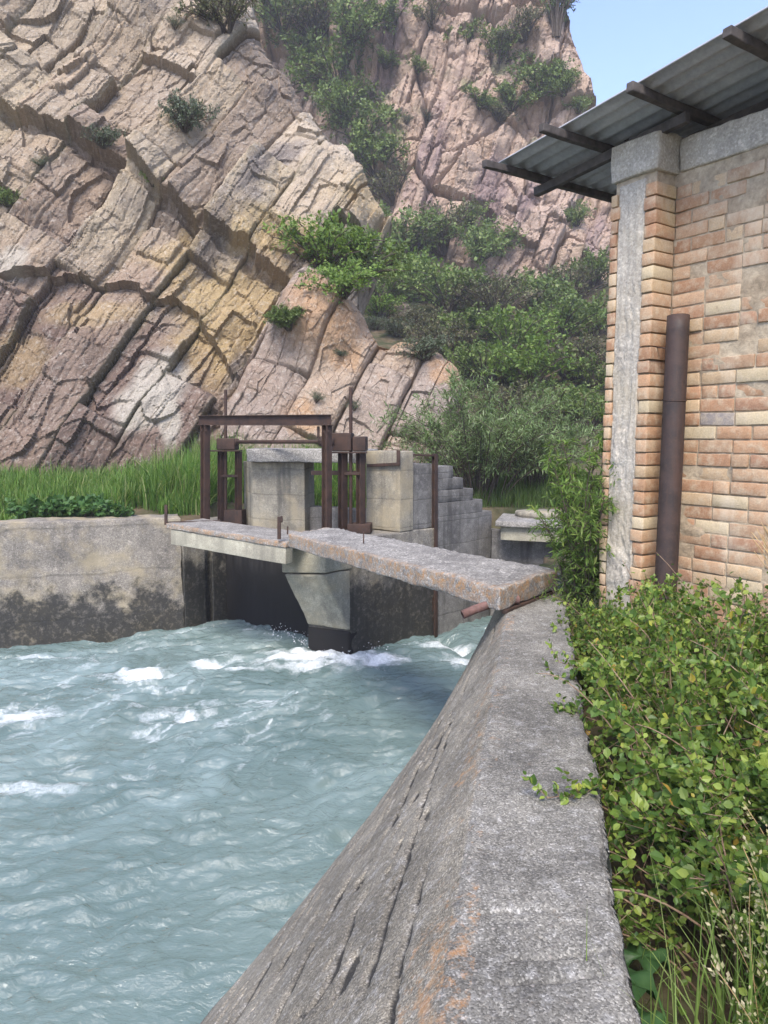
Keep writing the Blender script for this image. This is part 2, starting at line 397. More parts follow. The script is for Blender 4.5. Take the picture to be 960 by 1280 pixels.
def facets(p, q, lv, s):
    r = 0
    for k, (f, a) in enumerate(lv):
        w_ = fbm(np.c_[p, q]*f*.6, 3, s+40+k)*.14
        F1, F2, Q, D = voro(np.c_[p*f+w_, q*f*.62+w_], s+7*k)
        r = r+a*(.45*(Q[0]-.5)+((Q[1]-.5)*D[:, 0]+(Q[2]-.5)*D[:, 1])*.9)
    return r
FL = Face(W(0, 600, 16.5), (1, .22), 22)
def h_left(A, B, D):
    th = math.radians(60); ct, st = math.cos(th), math.sin(th)
    w1 = fbm(np.c_[A, B]*.22, 3, 11); w2 = fbm(np.c_[A, B]*.22+40, 3, 12)
    fine = fbm(np.c_[A, B]*1.7, 4, 13)
    p = A*st-B*ct+.12*w1+.03*fine; q = A*ct+B*st+.2*w2+.06*fine
    h = .8*w1+.35*fbm(np.c_[A, B]*.5, 3, 21)
    ledge = [FL.ab(*uv) for uv in [(-60, 120), (70, 165), (130, 200), (200, 250), (262, 292), (330, 335), (400, 375)]]
    lx = np.array([l[0] for l in ledge]); ly = np.array([l[1] for l in ledge])
    dl = B+.35*fine-np.interp(A, lx, ly); h += .55*np.where(dl > 0, np.exp(-dl/3.2), 0)+.12*np.exp(-(dl/.5)**2)-.25*np.exp(-((dl+.18)/.14)**2)
    led2 = [FL.ab(*uv) for uv in [(-40, 330), (30, 345), (110, 350), (190, 372), (245, 392), (300, 470)]]
    dl2 = B+.4*fine-np.interp(A, [l[0] for l in led2], [l[1] for l in led2])
    mk = ss(A, led2[-1][0]+.6, led2[-1][0]-.3)
    h += mk*.38*np.where(dl2 > 0, np.exp(-dl2/2.0), 0)
    fx, fy, dx, dy, R = beds(p, q, 1.45, 4.2, 31)
    h += .30*(R[0]-.5)*2*.8+(R[1]-.5)*.6*(fx-.5)*1.7+(R[2]-.35)*.75*(fy-.5)-.10*fx
    h -= .15*np.exp(-(dx/(.022+.02*R[3]))**2)*(.2+.8*R[4])+.12*np.exp(-(dy/.05)**2)*(R[3] > .4)
    sx, sy, ex, ey, S = beds(p+3.3+.03*fine, q+1.7, .66, 1.9, 51)
    h += .13*(S[0]-.5)*2*(S[4] > .4)+(S[1]-.5)*.2*(sx-.5)+(S[2]-.5)*.22*(sy-.5)
    h -= .07*np.exp(-(ex/.03)**2)*(S[3] > .5)+.05*np.exp(-(ey/.03)**2)*(S[3] > .6)
    ux, uy, vx, vy, U = beds(p+.7+.02*fine, q+.9, .30, 1.3, 56); h += .06*(U[0]-.5)*(U[3] > .5)+(U[1]-.5)*.08*(ux-.5)+(U[2]-.5)*.08*(uy-.5)-.03*np.exp(-(vx/.03)**2)*(U[4] > .5)
    F1, F2, Q, D0 = voro(np.c_[p*4.1+.5*fine, q*2.6], 61)
    h += .025*(Q[0]-.5)+.10*((Q[1]-.5)*D0[:, 0]+(Q[2]-.5)*D0[:, 1])*.6
    h += .018*fbm(np.c_[p*3, q*1.2], 4, 71)+.03*fbm(np.c_[A, B]*5, 4, 72)+facets(p, q, [(1.1, .34), (2.6, .10), (7, .03)], 64)
    top = np.array(FL.ab(100, 60))[1]
    tan = np.array([.405, .33, .23]); pink = np.array([.35, .262, .185]); pur = np.array([.150, .102, .084]); gry = np.array([.30, .25, .19])
    col = np.tile(tan, (len(A), 1))
    col = lerp(col, pink, np.clip(R[4]*1.3-.25, 0, 1)*.8); col = lerp(col, gry, (S[4] > .72)*.5); col = lerp(col, pur, (R[0] < .3)*.35)
    pw = 1-ss(B+1.8*w1+.5*fine, FL.ab(100, 470)[1], FL.ab(100, 250)[1])
    pl = ss(A+2*w2, FL.ab(330, 400)[0], FL.ab(180, 400)[0])
    col = lerp(col, pur, np.clip(pw*(.45+.55*pl)*(.5+.6*R[2]), 0, .85))
    for uv, r, k in [((300, 395), (2.2, 2.1), .75), ((330, 300), (2.4, .8), .7), ((450, 235), (1.3, 1.6), .55), ((230, 330), (1.5, .5), .5), ((120, 395), (1.6, .5), .45), ((20, 440), (.8, .9), .4)]:
        col = lerp(col, [.42, .31, .15], k*blob(A, B, FL.ab(*uv), r))
    col = lerp(col, [.46, .39, .30], .6*(R[1] > .55)*ss(B, FL.ab(300, 330)[1], FL.ab(300, 200)[1])*ss(A, FL.ab(150, 100)[0], FL.ab(300, 100)[0]))
    for uv, r in [((205, 478), (.75, .9)), ((178, 515), (.75, .75)), ((212, 530), (.3, .9)), ((15, 330), (.55, .55))]:
        col = lerp(col, [.44, .40, .33], .8*blob(A, B, FL.ab(*uv), r, 8))
    col = lerp(col, [.11, .10, .105], .7*ss(fbm(np.c_[p*.9, q*.35], 4, 91), .22, .5))
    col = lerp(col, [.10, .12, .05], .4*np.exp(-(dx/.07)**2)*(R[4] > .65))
    return h, col
pl = [FL.ab(*uv) for uv in [(296, -140), (318, 0), (350, 60), (392, 100), (415, 150), (442, 190), (470, 230), (492, 265), (475, 300), (450, 340), (440, 500), (430, 680)]]+[(-26, -3), (-26, 30)]
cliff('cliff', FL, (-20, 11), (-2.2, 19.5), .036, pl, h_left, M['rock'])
FK = Face(W(440, 580, 16.9), (1, .06), 27)
def h_knob(A, B, D):
    th = math.radians(64); ct, st = math.cos(th), math.sin(th); fine = fbm(np.c_[A, B]*1.7, 4, 113)
    w1 = fbm(np.c_[A, B]*.35, 3, 111)
    p = A*st-B*ct+.08*w1+.02*fine; q = A*ct+B*st+.06*fine
    fx, fy, dx, dy, R = beds(p, q, 1.25, 4.6, 131)
    h = .5*w1+.28*(R[0]-.5)*2*.7+.16*np.sqrt(np.clip(fx*(1-fx)*4, 0, 1))+(R[3]-.4)*.5*(fx-.5)-.16*np.exp(-(dx/.04)**2)*(.3+.7*R[4])-.10*np.exp(-(dy/.04)**2)+(R[1]-.5)*.5*(fy-.5)
    sx, sy, ex, ey, S = beds(p+1.3, q+.7, .55, 1.3, 151)
    h += .06*(S[0]-.5)*2*(S[4] > .5)+(S[2]-.5)*.12*(sy-.5)-.05*np.exp(-(ex/.025)**2)*(S[3] > .7)-.05*np.exp(-(ey/.03)**2)*(S[3] > .6)
    F1, F2, Q, D0 = voro(np.c_[p*3.5, q*2.2], 161); h += .025*(Q[0]-.5)+.03*((Q[1]-.5)*D0[:, 0]+(Q[2]-.5)*D0[:, 1])
    h += .03*fbm(np.c_[A, B]*5, 4, 171)+.02*fbm(np.c_[p*3, q*1.1], 4, 172)+facets(p, q, [(2, .16), (5, .06), (12, .025)], 174)
    dm = np.hypot(A-FK.ab(395, 395)[0], (B-FK.ab(395, 395)[1])*.8); h += .75*(1-ss(dm+.2*fine, .6, 1.5))
    col = np.tile(np.array([.39, .30, .22]), (len(A), 1))
    col = lerp(col, [.27, .235, .22], np.clip(R[4]*1.5-.4, 0, 1)*.7)
    o = ss(fbm(np.c_[A, B]*.8, 5, 181)+.35*blob(A, B, FK.ab(410, 420), (1.4, 1.4)), .0, .35); col = lerp(col, [.43, .255, .125], o*.6)
    col = lerp(col, [.28, .222, .18], .8*ss(A, FK.ab(385, 480)[0], FK.ab(335, 480)[0]))
    return h, col
pk = [FK.ab(*uv) for uv in [(262, 640), (275, 520), (300, 460), (318, 425), (340, 385), (362, 358), (385, 350), (415, 366), (434, 388), (455, 405), (470, 427), (485, 434), (500, 424), (520, 428), (545, 440), (566, 462), (580, 490), (592, 540), (600, 640)]]
cliff('rock_outcrop', FK, (-4.5, 4.5), (-2, 5.6), .022, pk, h_knob, M['rock'], reach=2.5, rnd=.6)
FF = Face(W(600, 385, 47), (1, -.10), 17)
def h_far(A, B, D):
    th = math.radians(74); ct, st = math.cos(th), math.sin(th); fine = fbm(np.c_[A, B]*.55, 4, 213)
    w1 = fbm(np.c_[A, B]*.07, 3, 211); w2 = fbm(np.c_[A, B]*.09+30, 3, 212)
    p = A*st-B*ct+1.6*w1+.3*fine; q = A*ct+B*st+1.5*w2+.5*fine
    h = 4.0*w1+2.6*fbm(np.c_[A, B]*.17, 4, 221)
    F1, F2, Q, D0 = voro(np.c_[p/4.2, q/7.5], 231)
    h += 1.5*(Q[0]-.5)+2.2*((Q[1]-.5)*D0[:, 0]+(Q[2]-.3)*D0[:, 1])-.6*np.exp(-((F2-F1)/.035)**2)
    fx, fy, dx, dy, R = beds(p, q, 1.7, 4.5, 251)
    h += .5*(R[0]-.5)*1.6+(R[1]-.5)*.5*(fx-.5)+(R[2]-.5)*.7*(fy-.5)-.28*np.exp(-(dx/.10)**2)*(R[3] > .6)-.2*np.exp(-(dy/.10)**2)*(R[3] > .5)
    ux, uy, vx, vy, U = beds(p+.7, q+.9, .62, 2.2, 256); h += .16*(U[0]-.5)*(U[3] > .3)+(U[1]-.5)*.25*(ux-.5)-.10*np.exp(-(vx/.07)**2)*(U[4] > .45)-.08*np.exp(-(vy/.07)**2)*(U[4] > .6)
    G1, G2, S, E0 = voro(np.c_[p*.9, q*.55], 261)
    h += .22*(S[0]-.5)+.45*((S[1]-.5)*E0[:, 0]+(S[2]-.5)*E0[:, 1])-.09*np.exp(-((G2-G1)/.05)**2)
    h += .14*fbm(np.c_[A, B]*1.6, 4, 271)+facets(p, q, [(.7, .55), (1.8, .2), (4.2, .08)], 274)
    col = np.tile(np.array([.46, .335, .235]), (len(A), 1))
    col = lerp(col, [.40, .30, .24], Q[3]*.8); col = lerp(col, [.46, .355, .28], (R[4] > .6)*.5)
    col = lerp(col, [.23, .165, .16], .8*ss(fbm(np.c_[p*.5, q*.13], 4, 291), .12, .42))
    col = lerp(col, [.13, .15, .065], .75*ss(fbm(np.c_[A, B]*.28, 5, 295)-.25*np.clip(h*.12, -1, 1), .16, .34))
    return h, col
pf = [FF.ab(*uv) for uv in [(655, -260), (676, -120), (690, -20), (700, 18), (716, 50), (730, 82), (744, 122), (756, 165), (775, 230), (800, 330), (850, 520)]]+[(-36, -14), (-36, 52)]
cliff('cliff', FF, (-27, 20), (-12, 45), .085, pf, h_far, M['rock_far'], reach=9, rnd=2.6)
# ------------------------------------------------------------------ water
wx = np.unique(np.r_[np.linspace(-40, -8.5, 40), np.arange(-8.5, 2.4, .026), np.linspace(2.4, 5, 14)])
wy = np.unique(np.r_[np.linspace(-16, 2.6, 50), np.arange(2.6, 14.6, .026), np.linspace(14.6, 18, 8)])
X, Y = np.meshgrid(wx, wy, indexing='ij'); X = X.ravel(); Y = Y.ravel()
PN = G(392, 826, WL)[:2]                                   # the pier's nose at the water
fw = np.clip((Y-4)/8, 0, 1)                                # towards the gates the water is rougher
wx1 = X+.55*fbm(np.c_[X, Y]*.8, 3, 401)+.12*fbm(np.c_[X, Y]*3, 3, 402); wy1 = Y+.55*fbm(np.c_[X, Y]*.8+7, 3, 403)+.12*fbm(np.c_[X, Y]*3+5, 3, 404)
ang = math.radians(18); cr, sr = math.cos(ang), math.sin(ang)
a = wx1*cr+wy1*sr; b = -wx1*sr+wy1*cr
r1 = 1-np.abs(fbm(np.c_[a*.9, b*2.3], 3, 411))*2.2; r2 = 1-np.abs(fbm(np.c_[a*2.2, b*5.5], 3, 412))*2.2
ch = fbm(np.c_[a*3.0, b*9.5], 4, 413)
z = .080*r1*(.85+.4*fw)+(.044*r2+.038*ch)*(1.2-.25*fw)+.018*fbm(np.c_[a*6, b*15.], 3, 416)+.07*fw*fbm(np.c_[X, Y]*.9, 3, 415)
an2 = math.radians(48); a2 = wx1*math.cos(an2)+wy1*math.sin(an2); b2 = -wx1*math.sin(an2)+wy1*math.cos(an2)
st = fbm(np.c_[a2*.42, b2*1.15], 4, 421); st2 = fbm(np.c_[a2*1.5, b2*4.5], 4, 422)
dn = np.hypot(X-PN[0], (Y-PN[1]))
splash = np.exp(-((X-PN[0]-.1)/.85)**2-((Y-PN[1]+.25)/.42)**2)
brk = fbm(np.c_[X, Y]*6, 4, 431)
z += splash*(.09+.12*np.clip(brk, -.3, 1))
foam = np.clip((ss(st, .0, .45)*.55+.40*ss(st2, .0, .45)*(.4+.6*ss(st, -.3, .3)))*(.25+.75*fw)*(.5+.8*np.clip(brk+.35, 0, 1)), 0, 1)
fil = ss(1-np.abs(fbm(np.c_[a2*1.1, b2*3.2], 4, 423))*7, .2, 1)*ss(fbm(np.c_[X, Y]*.7, 3, 424), -.25, .3)+.7*ss(1-np.abs(fbm(np.c_[a2*2.3, b2*6], 4, 425))*7, .3, 1)*ss(fbm(np.c_[X, Y]*.9, 3, 426), -.2, .3)
foam = np.maximum(foam*.36, .24*fil)
mid = ss(Y, 5.2, 7.6)*(.35+.65*ss(-X, -1.2, 1.0)); foam *= mid
aer = np.clip(ss(st, -.25, .5)*.8+.35*ss(st2, -.1, .5), 0, 1)*ss(Y, 4.6, 7.5)*(.4+.6*ss(-X, -1.4, 1.5))
def patch(u, v, rx, ry, k):
    g = G(u, v, WL); d = np.hypot((X-g[0])/rx, (Y-g[1])/ry)+.9*brk+.5*st2; return k*(1-ss(d, .0, 1.5))
for args in [(175, 852, .42, .28, .8), (262, 838, .30, .14, .7), (20, 905, .6, .3, .55), (60, 992, .6, .22, .34), (340, 773, .35, .3, .55), (235, 905, .16, .22, .6), (300, 845, .5, .12, .45), (470, 832, .45, .22, .75), (560, 815, .5, .18, .6), (575, 835, .3, .3, .5), (40, 830, 1.4, .12, .35)]:
    p_ = patch(*args); foam = np.maximum(foam, p_); z += p_*.05*(.6+brk)
foam = np.maximum(foam, np.clip(splash*1.5*(.55+.9*brk), 0, 1))
# the sill hump and smooth tongue in the second bay
g0 = G(545, 800, WL)[:2]; g1 = G(612, 836, WL)[:2]; dd = (g1-g0)/np.linalg.norm(g1-g0); dq = (X-g0[0])*-dd[1]+(Y-g0[1])*dd[0]; dp = (X-g0[0])*dd[0]+(Y-g0[1])*dd[1]
z -= .16*np.exp(-(dq/.16)**2)*ss(dp, -.2, .1)*(np.abs(dp) < 2.5)
t = NT('milky_glacier_water'); fo = t.attr('foam', 'Fac')
f1 = t.noise(4.5, 4, .55, .6, t.map((1, 2.3, 1), (0, 0, .3))); f2 = t.noise(26, 5, .62, .5, t.map((1, 2.2, 1), (0, 0, .3)))
fl = t.noise(22, 4, .7, .6)
c = t.mix(t.ramp(t.noise(.6, 4), [(.35, 0), (.65, 1)]), (.108, .162, .154), (.138, .195, .182))
k = t.math('ADD', fo, t.math('MULTIPLY', t.math('SUBTRACT', fl, .5), t.math('MULTIPLY', fo, 2.2)))
c = t.mix(t.math('MULTIPLY', t.ramp(t.attr('aer', 'Fac'), [(.1, 0), (.9, 1)]), .6), c, (.29, .385, .385))
k = t.ramp(k, [(.12, 0), (.95, 1)])
c = t.mix(k, c, (.72, .76, .77))
WC = c; M['water'] = t.done(c, t.mrange(k, 0, 1, .05, .6), t.bump(t.math('ADD', t.math('MULTIPLY', f1, .9), t.math('MULTIPLY', f2, .12)), .6, .06), .6)
# milky water: the light scattered inside it does not follow the ripples, the mirror on top does
nb = t.bump(t.math('ADD', t.math('MULTIPLY', f1, .9), t.math('MULTIPLY', f2, .25)), .7, .06)
df = t.n.new('ShaderNodeBsdfDiffuse'); up3 = t.n.new('ShaderNodeCombineXYZ'); up3.inputs[2].default_value = 1; t.t.links.new(up3.outputs[0], df.inputs['Normal']); t.L(WC, df.inputs['Color'])
fd = t.n.new('ShaderNodeBsdfDiffuse'); t.L((.74, .78, .79), fd.inputs['Color']); t.t.links.new(nb, fd.inputs['Normal'])
gl = t.n.new('ShaderNodeBsdfGlossy'); gl.inputs['Roughness'].default_value = .05; t.t.links.new(nb, gl.inputs['Normal'])
fr_ = t.n.new('ShaderNodeFresnel'); fr_.inputs['IOR'].default_value = 1.62; t.t.links.new(nb, fr_.inputs['Normal'])
m1 = t.n.new('ShaderNodeMixShader'); t.t.links.new(fr_.outputs[0], m1.inputs[0]); t.t.links.new(df.outputs[0], m1.inputs[1]); t.t.links.new(gl.outputs[0], m1.inputs[2])
m2 = t.n.new('ShaderNodeMixShader'); t.L(t.math('MULTIPLY', k, .75), m2.inputs[0]); t.t.links.new(m1.outputs[0], m2.inputs[1]); t.t.links.new(fd.outputs[0], m2.inputs[2])
t.t.links.new(m2.outputs[0], t.out.inputs[0])
water = tag(obj('water', np.c_[X, Y, WL+z], grid_faces(len(wx), len(wy)), M['water'], attrs={'foam': foam, 'aer': aer}), kind='structure')
# thrown spray where the current strikes the pier: ragged little crests and drops
V_ = []; n = 0
ico = bmesh.new(); bmesh.ops.create_icosphere(ico, subdivisions=1, radius=1.); iv = np.array([v.co for v in ico.verts]); jf = np.array([[v.index for v in f.verts] for f in ico.faces]); ico.free()
for k in range(420):
    th = rng.uniform(0, 1); side = G(*[(388, 815), (400, 834), (440, 830), (470, 822), (372, 806), (350, 800)][rng.integers(0, 6)], WL)[:2]
    x, y = side+rng.normal(0, .12, 2); hgt = abs(rng.normal(0, .11)); r = rng.uniform(.003, .010)*(1-hgt)
    V_.append((iv*np.array([r*rng.uniform(.7, 2), r, r*rng.uniform(.5, 1.2)])+np.array([x, y, WL+.05+hgt*.9]), jf))
v, f = join(V_); M['spray'] = plain('white_spray', (.75, .78, .8), (.85, .87, .88), 8, .4)
tag(obj('spray', v, f, M['spray']), 'white spray thrown up where the current strikes the pier nose', 'spray', kind='stuff')
# ------------------------------------------------------------------ the sloping canal wall we stand over
ys = np.unique(np.r_[np.linspace(-4, 1.0, 40), np.geomspace(1.0, 11.6, 620)])
FOOTY = [-4, 3.9, 4.5, 5.2, 6.1, 6.7, 7.8, 9.6, 11.6]; FOOTX = [-4.2, -1.1, -.82, -.50, -.07, .16, .60, 1.24, 1.78]
tt = np.linspace(0, 1, 250); ct_ = np.linspace(0, 1, 90); nt = len(tt)+len(ct_)+12
Yg = np.repeat(ys, nt); par = np.tile(np.r_[tt-1, ct_+1e-4, 1+np.arange(1, 13)/12*2], len(ys))   # -1..0 face, 0..1 top, 1..3 back
cx = crest_x(Yg); fx_ = np.interp(Yg, FOOTY, FOOTX); dxy = (cx-fx_)/2.1
fz = np.clip(par, -1, 0)*3.1; x = cx+fz*dxy+np.clip(par, 0, 1)*.495; zz = fz-np.clip(par-1, 0, 2)*.6
back = par > 1; P = np.c_[x, Yg, zz]
sl = fz*np.sqrt(1+dxy**2); top = (par >= 0) & (par <= 1)
n1 = fbm(P*9, 4, 501); n2 = vn(P*42, 502); n3_ = vn(P*85, 503); n4 = fbm(P*1.6, 3, 504)
nx = np.where(par < 0, -1/np.sqrt(1+dxy**2), np.where(back, 1, 0)); nz = np.where(par < 0, dxy/np.sqrt(1+dxy**2), np.where(back, 0, 1))
hh = .006*n1+.0015*n2+.0012*n3_+.012*n4
# rounding of the crest and the ragged back edge
ce = np.abs(np.where(par < 0, sl, par*.495)); rnd_ = (.018+.03*np.clip(n4+n1, 0, 1)); er = np.clip(1-ce/rnd_, 0, 1)**2*rnd_*.35
be = np.where(par <= 1, (1-par)*.495, (par-1)*.6); er2 = np.clip(1-be/.05, 0, 1)**2*.03
rag = (.03*fbm(np.c_[Yg*2.1, Yg*0], 3, 505)+.018*fbm(np.c_[Yg*9, Yg*0], 3, 506))
# long joints along the slope, broken out and grown black
blk = np.zeros(len(P)); ln = -sl
for d0, wd, sd_, th in [(.42, .016, 511, .02), (.70, .022, 512, -.12), (1.0, .02, 513, -.1), (1.30, .030, 514, -.1), (1.62, .03, 515, -.15), (.22, .012, 517, .16)]:
    d = ln-d0-.07*fbm(np.c_[Yg*1.2, Yg*0+d0], 3, sd_)-.02*n1; m = ss(fbm(np.c_[Yg*1.6, ln*1.5], 4, sd_+20), th-.08, th+.06)
    blk = np.maximum(blk, np.exp(-(d/wd)**2)*m*(par < 0))
pits = ss(fbm(np.c_[Yg*5, ln*11, ln*0], 4, 521), .34, .44)*(par < 0)*ss(ln, .15, .5)*.9
blk = np.maximum(blk, pits)
hh = hh-.028*blk
for y0, x0 in [(1.78, .30), (1.70, .27), (1.95, .2)]: hh -= top*.010*np.exp(-((Yg-y0-.03*n1-.05*(par*.5-x0))/.010)**2)*ss(.16-np.abs(par*.495-x0), 0, .06)
P = P+np.c_[nx, nx*0, nz]*(hh-er-er2)[:, None]; P[:, 2] = np.where(Yg > 7.25, np.minimum(P[:, 2], -.95), P[:, 2]); P[:, 0] += rag*ss(par, .75, 1.0)
lich = np.exp(-((sl+.07)/.12)**2)*(par < .15)*(.25+.9*ss(fbm(np.c_[Yg*1.7, Yg*0], 4, 531), -.15, .35))+.35*(par < 0)*ss(n4, .1, .5)*np.exp(sl/.6)+.10*top
t_ = M['conc_top']; nt_ = NT('aggregate_wall_concrete'); M['conc_top'] = None
def canal_wall_mat():
    t = NT('worn_canal_wall_concrete'); f1 = t.noise(2.2, 6, .65); f2 = t.noise(16, 6, .7); f3 = t.noise(140, 3, .7)
    fc = t.attr('face', 'Fac')
    a = t.mix(fc, (.242, .230, .198), (.27, .243, .19)); b = t.mix(fc, (.128, .122, .106), (.15, .135, .106))
    c = t.mix(t.ramp(f1, [(.38, 0), (.62, 1)]), b, a)
    c = t.mix(t.math('MULTIPLY', t.ramp(f2, [(.52, 0), (.66, 1)]), .4), c, (.40, .395, .38))
    c = t.mix(t.math('MULTIPLY', t.ramp(f2, [(.32, 1), (.46, 0)]), .4), c, (.10, .10, .105))
    s1 = t.sep(t.voro(185, 'F1', out='Color'))[0]; s2 = t.sep(t.voro(38, 'F1', out='Color'))[1]; vd = t.voro(185); vd2 = t.voro(38)
    c = t.mix(.8, c, t.ramp(s1, [(0, .32), (.4, .72), (.8, 1.05), (1, 1.8)]), 'MULTIPLY')
    peb = t.math('MULTIPLY', t.ramp(s2, [(.80, 0), (.82, 1)]), t.ramp(t.math('ADD', vd2, t.math('MULTIPLY', f2, .3)), [(.30, 1), (.42, 0)]))
    c = t.mix(t.math('MULTIPLY', peb, .8), c, t.ramp(t.sep(t.voro(38, 'F1', out='Color'))[2], [(.2, (.12, .11, .10)), (.6, (.30, .26, .22)), (.97, (.42, .39, .35))]))
    lm = t.ramp(t.math('ADD', t.noise(17, 7, .78), t.math('MULTIPLY', t.attr('lich', 'Fac'), .15)), [(.62, 0), (.73, 1)])
    lm = t.math('MULTIPLY', lm, t.ramp(t.attr('lich', 'Fac'), [(.02, 0), (.3, 1)]))
    c = t.mix(t.math('MULTIPLY', lm, .5), c, t.mix(t.ramp(t.noise(30), [(.4, 0), (.6, 1)]), (.44, .20, .055), (.36, .22, .11)))
    bm = t.math('MULTIPLY', t.attr('moss', 'Fac'), t.ramp(f2, [(.25, .6), (.5, 1)])); bm = t.ramp(bm, [(.35, 0), (.6, 1)])
    c = t.mix(t.math('MULTIPLY', bm, .92), c, (.018, .018, .018))
    z = t.sep()[2]; wm = t.ramp(t.mrange(t.math('ADD', z, t.math('MULTIPLY', f2, .25)), -1.75, -2.0, 0, 1), [(.2, 0), (.8, 1)])
    c = t.mix(t.math('MULTIPLY', wm, .85), c, (.04, .04, .038))
    h = t.math('ADD', t.math('MULTIPLY', f2, .5), t.math('ADD', t.math('MULTIPLY', vd, -.4), t.math('ADD', t.math('MULTIPLY', peb, .4), t.math('MULTIPLY', f3, .3))))
    return t.done(c, .9, t.bump(h, .8, .0035), .3)
o = obj('canal_wall', P, grid_faces(len(ys), nt), canal_wall_mat(), attrs={'lich': lich, 'moss': blk, 'face': (par < 0)*1.})
tag(o, 'long sloping grey concrete canal wall with orange lichen on its crest in the foreground', 'canal wall')

# ------------------------------------------------------------------ the dusty air of the gorge
def haze():
    t = bpy.data.materials.new('haze_air'); t.use_nodes = True; n = t.node_tree; n.nodes.remove(n.nodes['Principled BSDF'])
    v = n.nodes.new('ShaderNodeVolumePrincipled'); v.inputs['Color'].default_value = (.92, .94, 1, 1); v.inputs['Density'].default_value = HAZE
    n.links.new(v.outputs[0], n.nodes['Material Output'].inputs['Volume'])
    lo, hi = np.array([-330, -330, -6.]), np.array([330, 370, 75.])
    V = np.array([[(lo, hi)[i][0], (lo, hi)[j][1], (lo, hi)[k][2]] for i in (0, 1) for j in (0, 1) for k in (0, 1)])
    F = np.array([[0, 1, 3, 2], [4, 6, 7, 5], [0, 4, 5, 1], [2, 3, 7, 6], [0, 2, 6, 4], [1, 5, 7, 3]])
    tag(obj('haze', V, F, t, smooth=False), kind='stuff')
HAZE = .0013
haze()
# ------------------------------------------------------------------ plants: leaves and stems as real faces
def leaf_tpl(kind):
    if kind == 'diamond': return np.array([[0, 0, 0], [.30, .5, .06], [0, 1, 0], [-.30, .5, .06]]), np.array([[0, 1, 2, 3]])
    if kind == 'oval':
        return (np.array([[0, 0, 0], [0, .5, -.04], [0, 1, -.10], [.30, .25, .05], [.36, .6, .06], [-.30, .25, .05], [-.36, .6, .06]]),
                np.array([[0, 3, 4, 1], [1, 4, 2, 2], [0, 1, 6, 5], [1, 2, 2, 6]]))
    if kind == 'lance':
        return np.array([[0, 0, 0], [.09, .35, .03], [.07, .7, -.02], [0, 1, -.12], [-.07, .7, -.02], [-.09, .35, .03]]), np.array([[0, 1, 2, 5], [5, 2, 3, 4]])
def leaves(P, L, N, size, kind):
    tv_, tf = leaf_tpl(kind); n = len(P)
    L = L/np.linalg.norm(L, axis=1)[:, None]; S = np.cross(L, N); S /= np.linalg.norm(S, axis=1)[:, None]+1e-9; N = np.cross(S, L)
    V = P[:, None]+np.asarray(size).reshape(-1, 1, 1)*(tv_[None, :, :1]*S[:, None]+tv_[None, :, 1:2]*L[:, None]+tv_[None, :, 2:]*N[:, None])
    F = tf[None]+np.arange(n)[:, None, None]*len(tv_)
    V = V.reshape(-1, 3)
    if kind == 'oval':
        F = F.reshape(-1, 4); q = F[F[:, 2] != F[:, 3]]; q = F
        T = []; Q = []
        Q = np.r_[F[0::4], F[2::4]]; T = np.r_[F[1::4][:, :3], F[3::4][:, [0, 1, 3]]]
        return V, [Q, T]
    return V, [F.reshape(-1, 4)]
def unit(v): return v/(np.linalg.norm(v, axis=-1, keepdims=True)+1e-9)
def bush(seed, rx, h, canes, twigs, per, lsize, kind, arch=.35, spread=.9, stem_r=.012, twig_tubes=True, up=.25, tw_len=.38, hang=0., base_r=.12, nv=.55):
    r = np.random.default_rng(seed); SP_ = []; LP = []; LL = []; LN = []
    for c in range(canes):
        az = r.uniform(0, 2*np.pi); out = spread*math.sqrt(r.uniform(.02, 1)); ln = r.uniform(.75, 1.08)
        d = np.array([math.cos(az)*rx*out, math.sin(az)*rx*out, h*ln*(1-.42*out*out)])
        b = np.array([math.cos(az), math.sin(az), 0])*r.uniform(0, base_r)*rx
        tt_ = np.linspace(0, 1, 8); k1 = np.array([d[0]*.35, d[1]*.35, d[2]*.75])+r.normal(0, .07, 3)*rx
        c3 = d+np.array([d[0]*arch*.3, d[1]*arch*.3, -h*arch*.25*out])
        pts = b+np.outer(2*tt_*(1-tt_), k1)+np.outer(tt_**2, c3)+np.c_[r.normal(0, .012, (8, 3))]*rx*tt_[:, None]
        pts[:, 2] = np.maximum(pts[:, 2], .02)
        SP_.append(tube(pts, np.linspace(stem_r, stem_r*.3, 8), 5, cap=False))
        for k in range(twigs):
            s = r.uniform(.25, 1); i = min(6, int(s*7)); p = pts[i]*(1-(s*7-i))+pts[i+1]*(s*7-i)
            td = unit(unit(pts[i+1]-pts[i])*.5+r.normal(0, .65, 3)+np.array([0, 0, up])); tl = tw_len*rx*r.uniform(.4, 1)*(1.15-.5*s)
            bend = np.array([0, 0, -hang])*tl
            q = np.array([p, p+td*tl*.5+bend*.25, p+td*tl+bend])
            if twig_tubes: SP_.append(tube(q, np.array([.35, .25, .12])*stem_r, 3, cap=False))
            u = (np.arange(per)+r.uniform(.2, .9, per))/per
            pp = (p+np.outer(u, td*tl)+np.outer(u**2, bend)); sd = unit(np.cross(td, r.normal(0, 1, 3))); sg = np.where(np.arange(per) % 2, 1, -1)[:, None]
            LP.append(pp+r.normal(0, .012*rx, (per, 3))); LL.append(unit(td*.55+sd*sg*.8+r.normal(0, .35, (per, 3))+np.array([0, 0, -hang*.9])))
            LN.append(unit(np.array([0, 0, 1.])+r.normal(0, nv, (per, 3))))
    LP, LL, LN = map(np.concatenate, (LP, LL, LN))
    lv = leaves(LP, LL, LN, lsize*r.uniform(.45, 1.2, len(LP))*(.75+.5*np.repeat(r.uniform(0, 1, canes*twigs), per)), kind)
    return join(SP_), lv
G_ = lambda p, *c: (p, tuple(c))
